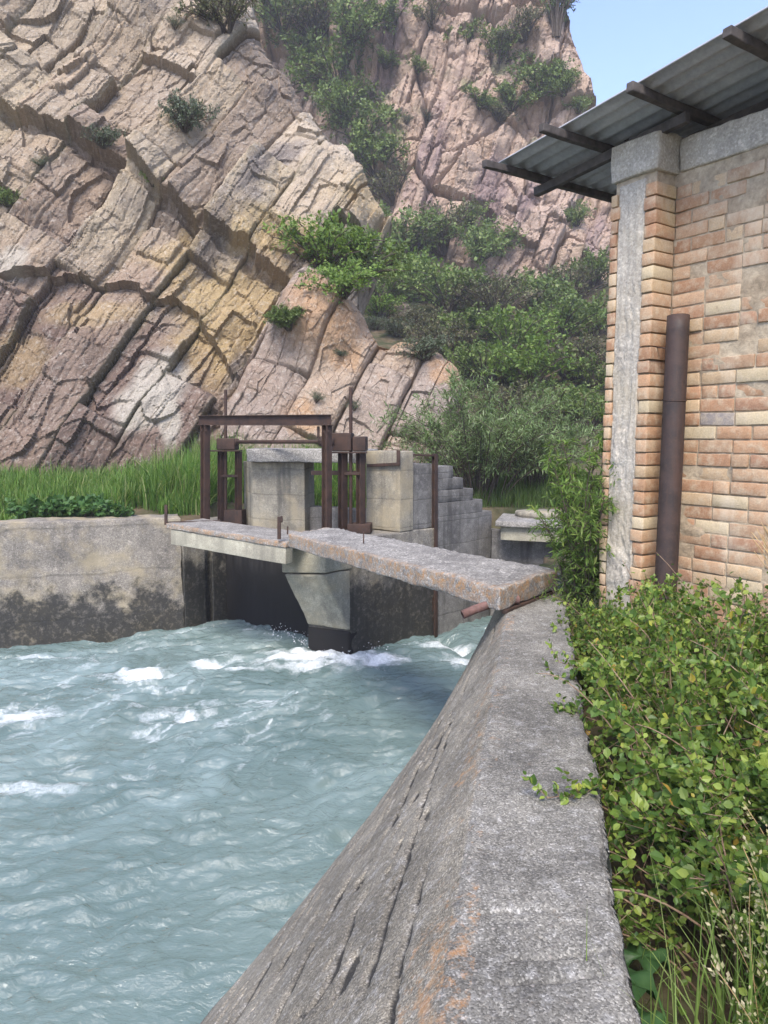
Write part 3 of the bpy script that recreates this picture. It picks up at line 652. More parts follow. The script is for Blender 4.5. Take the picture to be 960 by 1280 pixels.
M['leaf_far'] = leaf_mat('hillside_leaf', [G_(0, .062, .100, .027), G_(.4, .108, .162, .040), G_(.75, .15, .21, .056), G_(1, .20, .24, .085)], .25)
M['leaf_far2'] = leaf_mat('bright_hillside_leaf', [G_(0, .075, .135, .025), G_(.5, .135, .215, .04), G_(1, .20, .28, .065)], .3)
M['leaf_grey'] = leaf_mat('grey_green_leaf', [G_(0, .055, .080, .040), G_(.5, .085, .112, .062), G_(1, .13, .155, .10)], .2)
M['leaf_dry'] = leaf_mat('dull_dry_leaf', [G_(0, .07, .085, .034), G_(.5, .11, .12, .052), G_(.9, .155, .155, .075), G_(1, .20, .165, .095)], .2)
M['bark'] = plain('brown_bark', (.055, .042, .032), (.11, .09, .07), 20)
def proto(name, b, leafm, stemm='bark'):
    st, lf = b
    return mesh_data(name+'_stems', st[0], st[1], M[stemm]), mesh_data(name+'_foliage', lf[0], lf[1], M[leafm], smooth=False)
PROTO = {
    'green': [proto('green', bush(s, 1, .95, 34, 9, 10, .085, 'diamond', stem_r=.02, twig_tubes=False, tw_len=.42), 'leaf_far') for s in (1, 2)],
    'bright': [proto('bright', bush(s, 1, 1.0, 34, 9, 11, .085, 'diamond', stem_r=.02, twig_tubes=False, tw_len=.42), 'leaf_far2') for s in (3, 4)],
    'grey': [proto('grey', bush(s, 1, .8, 40, 8, 9, .075, 'diamond', stem_r=.02, twig_tubes=True, tw_len=.36), 'leaf_grey') for s in (5, )],
    'dry': [proto('dry', bush(s, 1, .9, 44, 8, 8, .07, 'diamond', stem_r=.02, twig_tubes=True, tw_len=.4), 'leaf_dry') for s in (6, 7)],
    'juniper': [proto('juniper', bush(8, .85, 1.0, 90, 16, 14, .06, 'diamond', stem_r=.02, twig_tubes=False, tw_len=.3), 'leaf_far')],
    'tuft': [proto('tuft', bush(9, 1, 1.0, 40, 4, 8, .12, 'lance', stem_r=.012, twig_tubes=False, tw_len=.5), 'leaf_grey')],
}
bpy.context.view_layer.update()
def surface(u, v):
    dg = bpy.context.evaluated_depsgraph_get(); d = Vector(ray(u, v)).normalized()
    o = Vector(EYEP); ok, loc, nr, i, ob, m = scene.ray_cast(dg, o, d)
    for _ in range(6):
        if not ok or ob.name.startswith(('cliff', 'rock', 'ground')): break
        ok, loc, nr, i, ob, m = scene.ray_cast(dg, loc+d*.01, d)
    return (loc, nr) if ok else (None, None)
def plant(name, kind, u, v, r, label, cat, group=None, Y=None, sq=1., k=0, rz=None):
    """u, v, r: where the crown shows and its half width in the reference; it roots on the surface found there"""
    loc, nr = surface(u, v+r*.5)
    if loc is None: print('MISS', label); return
    dist = (loc-Vector(EYEP)).length; R = r/FPX*dist*(1.12 if group == GF else 1.5 if group == GS or group == GG else 1.35)
    t = empty(name, loc, label, cat, group, rz if rz is not None else random.uniform(0, 6.28)); 
    lean = Vector((0, 0, 1)).lerp(nr, .2 if kind == 'juniper' else .35).normalized() if nr.z < .7 else Vector((0, 0, 1))
    t.rotation_euler = (lean.to_track_quat('Z', 'Y') @ Matrix.Rotation(random.uniform(0, 6.28), 3, 'Z').to_quaternion()).to_euler()
    t.location = loc-lean*.06*R; t.scale = (R, R, R*sq)
    st, fo = random.choice(PROTO[kind])
    for nm, me in (('stems', st), ('foliage', fo)):
        c = bpy.data.objects.new(nm, me); COL.objects.link(c); c.parent = t
    return t
GS = 'shrubs on the slope between the cliffs'; GF = 'shrubs clinging to the far cliff'; GC = 'plants in the cracks of the near cliff'; GG = 'bushes in the gully behind the near cliff'
SH = [
 # slope below the far cliff
 ('bright', 405, 316, 46, 'bright green bush at the top left of the slope, touching the near cliff edge', GS, 1.),
 ('green', 452, 322, 46, 'broad dark green bush right of the bright one at the near cliff edge', GS, .9),
 ('green', 505, 300, 42, 'dark bush straight below the foot of the gully', GS, 1.),
 ('dry', 553, 296, 40, 'dull thorny bush against the foot of the far cliff', GS, 1.),
 ('green', 600, 306, 36, 'dark bush under the lowest bare rock of the far cliff, leftmost of two', GS, .9),
 ('bright', 430, 352, 36, 'light green bush just above the rounded orange outcrop', GS, .8),
 ('bright', 512, 355, 42, 'large pale green bush in the middle of the upper slope', GS, 1.),
 ('green', 478, 362, 34, 'dark green bush behind the upper edge of the orange outcrop', GS, .9),
 ('green', 560, 368, 42, 'dark rounded bush right of the large pale green bush', GS, 1.),
 ('dry', 617, 380, 42, 'dull olive bush in the centre of the slope', GS, 1.),
 ('green', 668, 372, 40, 'dark bush at the foot of the far cliff near the building', GS, .9),
 ('dry', 712, 362, 34, 'grey twiggy bush below the far cliff close to the pillar top', GS, 1.),
 ('green', 742, 346, 26, 'dark bush half hidden by the brick pillar, high on the slope', GS, 1.1),
 ('green', 590, 415, 40, 'shadowy bush above the bright clump in the middle of the slope', GS, .9),
 ('bright', 640, 428, 40, 'bright green clump standing out in the middle of the slope', GS, 1.),
 ('green', 695, 410, 42, 'wide dark bush right of the bright clump', GS, .95),
 ('green', 742, 402, 32, 'dark bush beside the pillar at mid height', GS, 1.),
 ('dry', 556, 428, 36, 'brown green bush just behind the right shoulder of the outcrop', GS, 1.),
 ('green', 604, 462, 42, 'large dark bush directly above the willow', GS, 1.),
 ('bright', 660, 466, 44, 'green bush above and right of the willow', GS, .95),
 ('dry', 712, 455, 42, 'shaded dull bush above the slender willow by the pillar', GS, 1.),
 ('green', 745, 470, 30, 'dark bush tucked against the pillar above the slender willow', GS, 1.),
 ('dry', 640, 505, 40, 'dark tangled bush right behind the willow crown', GS, .9),
 ('green', 700, 505, 40, 'dark bush in the shade between willow and pillar', GS, .9),
 ('green', 735, 520, 34, 'lowest dark bush beside the pillar behind the slender willow', GS, 1.),
 ('grey', 533, 436, 26, 'small grey green bush growing on the right shoulder of the outcrop', GS, 1.),
 ('grey', 470, 405, 14, 'pale sage tuft on the edge of the orange outcrop', GS, 1.),
 ('grey', 497, 410, 22, 'pale grey bush just below the loose boulder', GS, .9),
 ('bright', 476, 386, 26, 'yellowish green low bush left of the loose boulder', GS, .8),
 ('dry', 530, 400, 26, 'low dull bush right of the loose boulder', GS, .8),
 ('tuft', 505, 388, 18, 'yellowish grass tuft beside a loose boulder on the slope', GS, .8),
 # gully behind the near cliff
 ('green', 352, 18, 34, 'bush at the very top of the gully, cut by the picture edge', GG, 1.),
 ('dry', 395, 35, 36, 'dull bush high in the gully left of the bare far rock', GG, 1.),
 ('green', 384, 72, 30, 'green bush just over the near cliff edge, second from the top', GG, 1.),
 ('green', 425, 92, 36, 'wide green bush in the upper middle of the gully', GG, 1.),
 ('green', 428, 135, 32, 'bush halfway down the gully behind the cliff edge', GG, 1.),
 ('green', 455, 165, 34, 'dark bush below the middle of the gully', GG, 1.),
 ('green', 470, 205, 32, 'dark bush low in the gully where it narrows', GG, 1.1),
 ('dry', 490, 240, 30, 'dull bush at the bottom of the gully above the slope', GG, 1.1),
 ('green', 436, 40, 34, 'large green bush between the gully top and the far rock face', GG, 1.),
 # far cliff
 ('green', 488, 20, 32, 'bush near the top edge of the picture on the far cliff, leftmost of the row', GF, .9),
 ('dry', 540, 22, 26, 'small dull bush at the top of the far cliff centre', GF, .8),
 ('green', 480, 72, 24, 'bush on a ledge at the upper left of the far cliff', GF, .7),
 ('green', 520, 80, 20, 'low bush on the ledge right of the upper left one', GF, .7),
 ('green', 585, 44, 24, 'round bush above the long bare face of the far cliff', GF, .9),
 ('green', 625, 62, 34, 'large dark bush on the upper right of the far cliff', GF, .9),
 ('dry', 655, 35, 30, 'dull bush just left of the skyline crest', GF, .9),
 ('green', 672, 100, 36, 'largest dark bush below the crest of the far cliff', GF, 1.),
 ('green', 640, 122, 30, 'bush in the crack running down from the large crest bush', GF, .9),
 ('green', 598, 122, 26, 'bush on the middle ledge of the far cliff', GF, .7),
 ('dry', 622, 140, 22, 'small bush at the right end of the middle ledge', GF, .8),
 ('green', 706, 108, 22, 'bush just inside the skyline below the crest tree', GF, 1.),
 ('green', 722, 132, 18, 'small bush on the skyline right above the roof edge', GF, 1.),
 ('green', 720, 272, 20, 'bush in the rock corner under the roof eave', GF, 1.2),
 ('grey', 535, 145, 12, 'tiny grey bush alone on the bare middle of the far cliff', GF, 1.),
 ('green', 588, 268, 26, 'bush at the base of the smooth far rock face', GF, 1.),
 ('tuft', 508, 150, 10, 'thin tuft in a crack left on the bare far rock', GF, 1.),
 # near cliff
 ('dry', 284, 22, 34, 'large grey bush overhanging from the top of the near cliff', GC, 1.1),
 ('grey', 232, 152, 24, 'grey green bush hanging in the long crack of the near cliff', GC, 1.4),
 ('grey', 131, 176, 18, 'bushy grey plant below the diagonal ledge of the near cliff', GC, 1.2),
 ('green', 191, 228, 10, 'small green plant in a crack under the diagonal ledge', GC, 1.5),
 ('tuft', 218, 32, 10, 'thin tuft near the top of the near cliff', GC, 1.),
 ('tuft', 52, 205, 9, 'thin tuft in the leftmost crack of the near cliff', GC, 1.),
 ('green', 8, 252, 12, 'green plant in a crack at the left picture edge', GC, 1.3),
 ('juniper', 362, 399, 26, 'dense round dark green juniper alone on the orange outcrop', GC, .9),
 ('tuft', 395, 497, 11, 'green tuft in the crack above the gate frame post', GC, 1.),
 ('tuft', 443, 508, 10, 'tuft in the groove behind the right screw rod', GC, 1.),
 ('grey', 425, 440, 8, 'tiny grey tuft in the split of the orange outcrop', GC, 1.),
]
for kind, u, v, r, lab, grp, sq in SH:
    plant('tuft' if kind == 'tuft' else 'shrub', kind, u, v, r, lab, 'grass tuft' if kind == 'tuft' else 'shrub', grp, sq=sq)
# a loose boulder on the slope
loc, nr = surface(500, 396); ico = bmesh.new(); bmesh.ops.create_icosphere(ico, subdivisions=5, radius=1.); iv = np.array([v.co for v in ico.verts]); jf = np.array([[v.index for v in f.verts] for f in ico.faces]); ico.free()
F1, F2, Q, D0 = voro(iv[:, :2]*1.6+iv[:, 2:]*.7, 5)
bv = iv*np.array([.62, .5, .48])*(1+.22*fbm(iv*1.3, 3, 5)+.05*fbm(iv*7, 4, 6)+.12*(Q[0]-.5))[:, None]
sb = (loc-Vector(EYEP)).length/38
tag(obj('boulder', bv*sb+np.array(loc)+[0, 0, .25*sb], jf, M['rock'], col=np.tile([.36, .27, .2], (len(bv), 1)), smooth=False), 'tan boulder lying among the bushes above the orange outcrop', 'boulder')
# skyline tree on the far crest
loc, nr = surface(695, 48)
PROTO['crest'] = [proto('crest', bush(31, 1, 1.9, 26, 10, 9, .085, 'diamond', stem_r=.03, spread=.75, tw_len=.4), 'leaf_far')]
if loc:
    R = 34/FPX*(loc-Vector(EYEP)).length; t_ = empty('tree', loc, 'thin dark tree standing on the skyline crest of the far cliff', 'tree'); t_.scale = (R, R, R*1.25)
    for nm, me in zip(('trunk', 'crown'), PROTO['crest'][0]):
        c = bpy.data.objects.new(nm, me); COL.objects.link(c); c.parent = t_
# ------------------------------------------------------------------ concrete of the intake
def xy(p): return np.asarray(p, float)[:2]
d_ = G(545, 797, WL)[:2]-G(438, 829, WL)[:2]; d_ /= np.linalg.norm(d_)      # along the pier, downstream
e_ = np.array([-d_[1], d_[0]])                                               # along the row of gates, to the far left
def at_u(P, dr, u):                                                          # how far along dr from P stands above column u
    k = (u-480)/FPX; return (k*(P[1]*CP+.1*SP)-P[0])/(dr[0]-k*dr[1]*CP)
HWL = HW1+HWd*24; HWM = HW1+HWd*7.5; back = np.array([-HWd[1], HWd[0]]); back = back if back[1] > 0 else -back
th = back*.62
parts = [prism([HWM, HW1, HW1+th, HWM+th], -3.3, 0., res=.10, r=.02, amp=.03, s=3, chip=.03),
         prism([HWL, HWM-HWd*-.004, HWM+th-HWd*-.004, HWL+th], -3.3, -.003, res=.3, r=.02, amp=.03, s=3)]
v, f = join(parts)
tag(obj('bank_wall', v, f, M['conc_wall']), 'long weathered concrete bank wall below the tall grass, black and wet at the waterline', 'wall')
# the abutment of the left gate, with its stoplog groove
A1 = HW1+np.array([.006, -.01]); B1 = G(285, 778, WL)[:2]; a_ = (B1-A1)/np.linalg.norm(B1-A1); q_ = np.array([-a_[1], a_[0]])
LN = np.linalg.norm(B1-A1)
seg = lambda s0, s1, dep, z0, z1, **k: prism([A1+a_*s0-q_*dep, A1+a_*s1-q_*dep, A1+a_*s1+q_*.5, A1+a_*s0+q_*.5], z0, z1, **k)
v, f = join([seg(.03, LN*.50, 0, -3.3, -.14, res=.1, amp=.012), seg(LN*.50+.003, LN*.66, -.10, -3.3, -.14, res=.1, amp=.004), seg(LN*.66+.003, LN+.3, 0, -3.3, -.14, res=.1, amp=.012)])
tag(obj('abutment', v, f, M['conc_pier']), 'dark grooved concrete abutment under the left end of the thin footbridge', 'abutment')
# steel gate leaf
t = NT('wet_black_steel'); st = t.noise(1, 6, .65, v=t.map((9, 9, .8))); z = t.sep()[2]
k = t.math('MULTIPLY', t.ramp(st, [(.42, 0), (.68, 1)]), t.ramp(t.mrange(z, -1.1, -.45, 0, 1), [(0, .05), (1, 1)]))
M['gate'] = t.done(t.mix(k, (.016, .0155, .0155), (.075, .07, .068)), t.ramp(st, [(.3, .5), (.7, .8)]), t.bump(t.noise(25, 4), .4, .004), .15)
Bg = B1+a_*-.02; Eg = G(400, 806, WL)[:2]; gd = (Eg-Bg)/np.linalg.norm(Eg-Bg); gq = np.array([-gd[1], gd[0]])
gate = empty('sluice_gate', (*Bg, WL), 'wet black steel sluice gate leaf closing the bay under the thin footbridge', 'sluice gate')
obj('gate_leaf', *prism([Bg, Eg+gd*.3, Eg+gd*.3+gq*.05, Bg+gq*.05], -3.2, -.30, res=.3, r=.004, amp=.004), M['gate'], gate)
obj('top_rail', *bar([*(Bg-gq*.03), -.36], [*(Eg+gd*.25-gq*.03), -.36], .06, .10), M['gate'], gate)
# thin footbridge
FL1 = W(206, 654, 11.35); FR1 = W(357, 678, 10.0)
ed = (FR1-FL1)[:2]; ed /= np.linalg.norm(ed); bk = np.array([-ed[1], ed[0], 0])*.80
fb = empty('footbridge', FL1, 'thin concrete footbridge slab on a cream beam over the left gate', 'footbridge')
dn = np.array([0, 0, -.085])
BL1, BR1 = FL1+bk, FR1+bk*1.15
v, f = hexa([FL1+dn, FR1+dn, BR1+dn, BL1+dn, FL1, FR1, BR1, BL1], res=.05, r=.012, amp=.010, s=5, chip=.03)
def slab_edge(c, wd=.12):
    P, Ls = hexa.last; dd = np.minimum(np.minimum(P[:, 0], Ls[0]-P[:, 0]), np.minimum(P[:, 1], Ls[1]-P[:, 1])); return np.clip(1-dd/wd, 0, 1)*np.where(P[:, 2] < .005, .2, 1)
obj('deck_slab', v, f, M['conc_slab'], fb, attrs={'edge': slab_edge(0, .05)*.8})
e3 = np.array([*ed, 0]); b3 = bk/.80
p0 = FL1+e3*.10+b3*.10+[0, 0, -.215]; p1 = FR1-e3*.02+b3*.10+[0, 0, -.205]
obj('edge_beam', *bar(p0, p1, .16, .24, r=.01, amp=.006, res=.12), M['conc_beam'], fb)
obj('edge_beam', *bar(p0+b3*.75, p1+b3*.75, .16, .24, r=.01, amp=.006, res=.12), M['conc_beam'], fb)
iron = lambda name, u, v0, v1, Y, wd, par, **k: obj(name, *bar(W(u, v1, Y), W(u, v0, Y), wd, wd*.8, up=(0, 1, 0), r=.003, **k), M['rust'], par)
iron('iron_stub', 207.5, 631, 656, 11.36, .045, fb)
iron('iron_stub', 349, 646, 674, 10.02, .05, fb); iron('iron_stub', 352, 645, 653, 10.0, .03, fb); iron('iron_stub', 359.5, 658, 668, 9.95, .02, fb)
p0 = W(208, 653.5, 11.42); p1 = W(276, 651.5, 11.9); obj('steel_flat', *bar(p0, p1, .10, .03), M['rust'], fb)
# pier between the two bays
N0 = G(386, 822, WL)[:2]; N1 = G(438, 829, WL)[:2]
tE = at_u(N1, d_, 545); E1 = N1+d_*tE; E0 = N0+d_*tE
pier = empty('pier', (*N0, WL), 'massive concrete pier with a flared nose between the two gate bays', 'pier')
obj('pier_body', *prism([N0, N1, E1, E0], -3.3, -.16, res=.07, r=.025, amp=.014, s=9), M['conc_pier'], pier)
zc = W(400, 787, N1[1])[2]
sd0 = np.array([d_[1], -d_[0]])*.012; o_ = -d_*.012
Lc = next(l for l in np.arange(0, 2.5, .005) if 480+FPX*(N0-d_*l)[0]/((N0-d_*l)[1]*CP+1.8*SP) < 353.5)
b0 = N0+o_-sd0; b1 = N1+o_+sd0; t0_ = b0-d_*Lc; t1_ = b1-d_*Lc; zl = W(354, 716, t0_[1])[2]
r3 = lambda p, z: np.r_[p, z]
v1_, f1_ = hexa([r3(b0, zc), r3(b1, zc-.02), r3(b1+d_*.04, zc), r3(b0+d_*.04, zc), r3(t0_, zl), r3(t1_, zl+.05), r3(b1+d_*.05, zl+.05), r3(b0+d_*.05, zl)], res=.05, r=.035, amp=.014, s=11)
v2_, f2_ = hexa([r3(t0_, zl+.003), r3(t1_, zl+.053), r3(b1+d_*.05, zl+.053), r3(b0+d_*.05, zl+.003), r3(t0_, -.13), r3(t1_, -.13), r3(b1+d_*.05, -.13), r3(b0+d_*.05, -.13)], res=.05, r=.015, amp=.010, s=12)
v, f = join([(v1_, f1_), (v2_, f2_)])
obj('corbel', v, f, concrete('pale_corbel_concrete', (.33, .315, .25), (.24, .23, .18), yellow=.35, stain=.35, agg=.5, wet=(-2.2, -1.55)), pier)
obj('nose_plate', *prism([N0-d_*.03, N1-d_*.03, N1+d_*.16, N0+d_*.16], -3.2, zc-.03, res=.2, r=.03, amp=.004), M['gate'], pier)
# raised part of the pier
F0 = N0+d_*at_u(N0, d_, 457); F1_ = N1+d_*at_u(N1, d_, 500); zt = W(478, 564, F1_[1])[2]; zr = W(520, 580, F1_[1]+.3)[2]
blk0 = d_*.32
obj('raised_block', *prism([F0, F1_, F1_+blk0, F0+blk0], -.157, zt, res=.07, r=.015, amp=.010, s=13, chip=.03), M['conc_light'], pier)
obj('raised_wall', *prism([F0+blk0*1.01, F1_+blk0*1.01-sd0*2, E1-sd0*2, E0], -.157, zr, res=.07, r=.015, amp=.010, s=14, chip=.03), M['conc_grey'], pier)
# guard post and rails of angle iron on the pier
gp = empty('guard_rail', (*E1, 0), 'bent rusty angle iron post and rail on the dark wall beside the willow bush', 'guard rail')
Pp = np.r_[E1+sd0*3, 0]; yy = Pp[1]
ub = 543.5
obj('post', *ibeam(W(ub, 796, yy), W(ub, 567, yy), .085, .07, up=(.75, -.66, 0)), M['rust'], gp)
obj('rail', *bar(W(498, 568, F1_[1]+.05), W(ub, 569.5, yy), .05, .035), M['rust'], gp)
obj('rail_stub', *bar(W(498, 582, F1_[1]-.02), W(498, 563, F1_[1]-.02), .06, .05, up=(0, 1, 0)), M['rust'], gp)
obj('brace', *bar(W(459, 582, F0[1]-.05), W(500, 580, F1_[1]-.06), .03, .05), M['rust'], gp)
# stepped wing wall
steps = [(547, 567, 583), (567, 580, 597.5), (580, 592, 611), (592, 604, 625), (604, 616, 640)]
parts = []; S0 = E1+d_*.004; zs = []
for k, (u0, u1, vt) in enumerate(steps):
    zs.append(W(u0, vt, (S0+d_*at_u(S0, d_, u0))[1])[2])
for k, (u0, u1, vt) in enumerate(steps):
    a0, a1 = S0, S0+d_*at_u(S0, d_, u1)
    parts.append(prism([a0, a1, a1+e_*.36, a0+e_*.36], zs[k+1]+.001 if k < 4 else -3.3, zs[k], res=.08, r=.008, amp=.012, s=15, chip=.02))
Ew = a1
v, f = join(parts); tag(obj('stepped_wall', v, f, M['conc_grey']), 'grey concrete wing wall stepping down in five steps to the downstream bridge', 'wall')
# bridge downstream
b0 = np.r_[G(619, 651, -.10)[:2], -.10]; b1 = np.r_[G(716, 655, -.10)[:2], -.10]; bd = np.array([.35, 1.25, 0])
db = empty('bridge_deck', b0, 'short flat concrete bridge slab behind the stepped wall at the foot of the willows', 'bridge')
obj('slab', *hexa([b0+dn*1.2, b1+dn*1.2, b1+bd+dn*1.2, b0+bd+dn*1.2, b0, b1, b1+bd, b0+bd], res=.08, r=.015, amp=.012, s=21, chip=.04), M['conc_slab'], db, attrs={'edge': np.zeros(len(hexa.last[0]))})
obj('edge_beam', *bar(b0+[.14, .16, -.23], b1+[0, .16, -.23], .16, .25, amp=.006, r=.01, res=.12), M['conc_beam'], db)
cv = W(678, 645, b0[1]+.7); a = np.linspace(0, 2*np.pi, 33)[:-1]
ring = np.c_[np.cos(a)*.52, np.sin(a)*.42]
vv = np.concatenate([np.c_[ring*s_+cv[:2]+fbm(np.c_[ring*4, ring[:, :1]], 3, 5)[:, None]*.02, np.full(32, z_)] for s_, z_ in [(.97, -.099), (1, -.08), (1, -.02), (.97, 0), (.0, .004)]])
kk = np.arange(32); ff = np.concatenate([np.c_[i*32+kk, i*32+(kk+1) % 32, (i+1)*32+(kk+1) % 32, (i+1)*32+kk] for i in range(4)])
obj('round_cover', vv, ff, M['conc_light'], db)
c0 = W(628, 700, b0[1]+.45)[:2]; c1 = W(722, 700, b1[1]+.35)[:2]
tag(obj('bank_wall', *prism([Ew+d_*.01, c1, c1+[0, .4], Ew+d_*.01+[0, .4]], -3.3, -.36, res=.1, r=.01, amp=.012, s=23), M['conc_grey']), 'grey concrete wall in shade below the short downstream bridge slab', 'wall')
# hoist platform: pale wall, cap slab, low wall
hp = empty('hoist_platform', W(345, 640, 12.8), 'pale concrete wall carrying a thick flat cap slab behind the rusty gate frame', 'platform')
w0, w1 = W(315, 600, 12.75)[:2], W(380.5, 600, 12.45)[:2]
obj('support_wall', *prism([w0, w1, w1+[.12, .6], W(304.5, 600, 13.3)[:2]], -.6, W(340, 578, 12.6)[2], res=.07, r=.015, amp=.008, s=25), M['conc_light'], hp)
k0, k1 = W(308, 570, 12.55)[:2], F0-d_*.06
zt0 = W(345, 561, 12.5)[2]; 
obj('cap_slab', *prism([k0, k1, k1+[.25, .75], k0+[.15, .95]], W(345, 577.5, 12.5)[2], zt0, res=.07, r=.02, amp=.012, s=26, chip=.05), M['conc_slab'], hp, attrs={'edge': np.zeros(len(hexa.last[0]))})
l0, l1 = W(381.5, 640, 12.75)[:2], W(462, 640, 12.15)[:2]
obj('low_wall', *prism([l0, l1, l1+[.1, .3], l0+[.1, .3]], -.6, W(420, 636, 12.4)[2], res=.08, r=.012, amp=.01, s=27), M['conc_grey'], hp)
# deck that carries the hoists, behind the footbridge
h0 = W(232, 652, 12.55)[:2]; h1 = N0+d_*.55
# ------------------------------------------------------------------ rusty steelwork
fr = empty('steel_portal', W(256, 648, 12.4), 'tall rusty portal frame of two posts and a top beam straddling the left gate', 'steel frame')
pl0, pl1 = W(256.5, 652, 12.3), W(256.5, 531, 12.3); pr0, pr1 = W(408.5, 668, 10.75), W(408.5, 531, 10.75)
pr0[2] = -.17
obj('post', *ibeam(pl0, pl1, .12, .12, up=(.75, -.66, 0)), M['rust'], fr); obj('post', *ibeam(pr0, pr1, .11, .115, up=(.75, -.66, 0)), M['rust'], fr)
bl, br = W(248.5, 525.5, 12.38), W(414, 525, 10.69); bl[2] += .0
obj('top_beam', *ibeam(bl, br, .11, .165), M['rust'], fr)
for q in (pl1, pr1):
    for k in (-1, 1):
        for j in (-1, 1): obj('bolt', *tube([q+[.035*k, -.075, -.05+.05*j], q+[.035*k, -.10, -.05+.05*j]], .014, 6), M['rust'], fr)
obj('hanger', *bar(W(398, 533, 10.85), W(398, 548, 10.85), .04, .03, up=(0, 1, 0)), M['rust'], fr)
def box(u0, v0, u1, v1, Y, dep, r=.008):
    a, b = W(u0, v1, Y), W(u1, v0, Y); z0, z1 = a[2], b[2]
    return prism([a[:2], [b[0], a[1]], [b[0]+dep*.1, a[1]+dep], [a[0]+dep*.1, a[1]+dep]], z0, z1, res=.3, r=r, amp=.002)
def hoist(name, us, vb, Y, label, boxes, rod, wd, plate, base):
    t = empty(name, W(us[0], vb, Y), label, 'gate hoist', 'screw hoists over the gates')
    for k, u in enumerate(us): obj('post', *ibeam(W(u, vb, Y), W(u, plate[1]+1, Y), wd, wd*.8, up=(.75, -.66, 0)), M['rust'], t)
    for b in boxes: obj('gearbox', *box(*b[:4], Y-.14, b[4], r=.02), M['rust'], t)
    v, f = tube([W(rod[0], z_, Y) for z_ in np.linspace(rod[2], rod[1], 90)], .027+.003*(np.arange(90) % 2), 9); obj('screw_rod', v, f, M['rust'], t)
    obj('top_plate', *bar(W(plate[0], plate[1], Y), W(plate[2], plate[1], Y), .30, .022), M['rust'], t)
    obj('cross_bar', *bar(W(us[0], plate[3], Y-.03), W(us[1], plate[3], Y-.03), .03, .05), M['rust'], t)
    if base: obj('base_plate', *box(*base, Y-.10, .3), M['rust'], t)
    return t
YL, YR = 13.0, 11.35
hl = hoist('gate_hoist', (276.5, 298), 668, YL, 'smaller looking rusty screw hoist standing at the grass, left end of the shaft', [(270.5, 548, 293, 562.5, .28)], (282, 487, 664), .105, (259, 563.5, 301, 595), (280, 638, 302, 660))
hr = hoist('gate_hoist', (428.5, 451), 662, YR, 'rusty screw hoist with a double gearbox beside the pale raised block', [(414, 541, 439, 564, .34), (440.5, 545.5, 457, 564, .3)], (438.5, 484, 660), .125, (412, 565.5, 459, 592), (434, 655.5, 463, 667))
obj('cross_beam', *bar(W(390, 591, YR+.3), W(446, 591, YR+.05), .08, .07), M['rust'], hr)
obj('gear_cap', *tube([W(413, 552, YR-.1), W(418, 552, YR-.1)], [.10, .07], 14), M['rust'], hr)
for a, b in [((292, 563), (296, 590)), ]: pass
ds = empty('drive_shaft', W(292, 552, YL), 'long thin rusty drive shaft joining the two gate hoists', 'shaft')
s0, s1 = W(292, 552.5, YL-.02), W(415, 552, YR)
obj('rod', *tube([s0, s1], .034, 10), M['rust'], ds)
for k, (rr, ln) in [(.0, (.065, .10)), (.905, (.085, .09)), (.945, (.11, .05))]:
    c = s0+(s1-s0)*k; dr = (s1-s0)/np.linalg.norm(s1-s0); obj('coupling', *tube([c, c+dr*ln], rr, 14), M['rust'], ds)
# ------------------------------------------------------------------ the thick slab lying from the pier to our wall
s_nf = np.r_[G(624, 735, .21)[:2], .21]; s_nb = np.r_[G(698, 712, .21)[:2], .21]; s_ff = W(360, 667.5, 9.75); s_fb = W(412, 659, 10.45)
dz = np.array([0, 0, -.185])
v, f = hexa([s_ff+dz, s_nf+dz, s_nb+dz, s_fb+dz, s_ff, s_nf, s_nb, s_fb], res=.035, r=.018, amp=.014, s=31, chip=.05)
P_, L_ = hexa.last; dd_ = np.minimum(P_[:, 1], np.minimum(P_[:, 0], L_[0]-P_[:, 0])); 
eg = np.clip(1-dd_/.10, 0, 1)*np.where(P_[:, 2] < .01, .1, 1)*np.where(P_[:, 2] < L_[2]-.02, .55+.45*ss(P_[:, 2], .03, .12), .8)
v[:, 2] += np.where(P_[:, 2] > L_[2]-.02, .010*vn(v*26, 3)+.006*vn(v*50, 4), 0)
sl2 = empty('concrete_plank', s_nf, 'thick rough concrete plank with orange lichen on its edge, laid from pier to canal wall', 'concrete slab')
obj('slab', v, f, M['conc_slab'], sl2, attrs={'edge': eg})
obj('lifting_rebar', *tube([W(454.5, 690, 8.42), W(454.5, 665, 8.42)], .009, 6), M['rust'], sl2)
p0, p1 = s_nf+[.03, -.012, -.205], s_nb+[0, -.012, -.205]; obj('bearing_angle', *bar(p0+np.array([.02, .06, 0]), p1+np.array([0, .06, 0]), .05, .035), M['rust'], sl2)
# short pipe under the plank
pa, pb = W(578, 768.5, 5.62), W(648, 749, 5.72); pm = (pa+pb)/2+[0, 0, .025]; pts = np.array([pa, pa*.6+pm*.4+[0, 0, .005], pm, pb*.5+pm*.5+[0, 0, .008], pb])
v, f = join([tube(pts, .036, 14, cap=False), (lambda q: (q[0], [g[:, ::-1] for g in q[1]]))(tube(pts, .030, 14, cap=False))])
n = 14; ring = np.c_[np.arange(n), (np.arange(n)+1) % n, 5*n+(np.arange(n)+1) % n, 5*n+np.arange(n)]; f[0] = np.r_[f[0], ring]
tag(obj('pipe_stub', v, f, M['rust_red']), 'short reddish bent pipe poking out over the water beneath the thick plank', 'pipe')
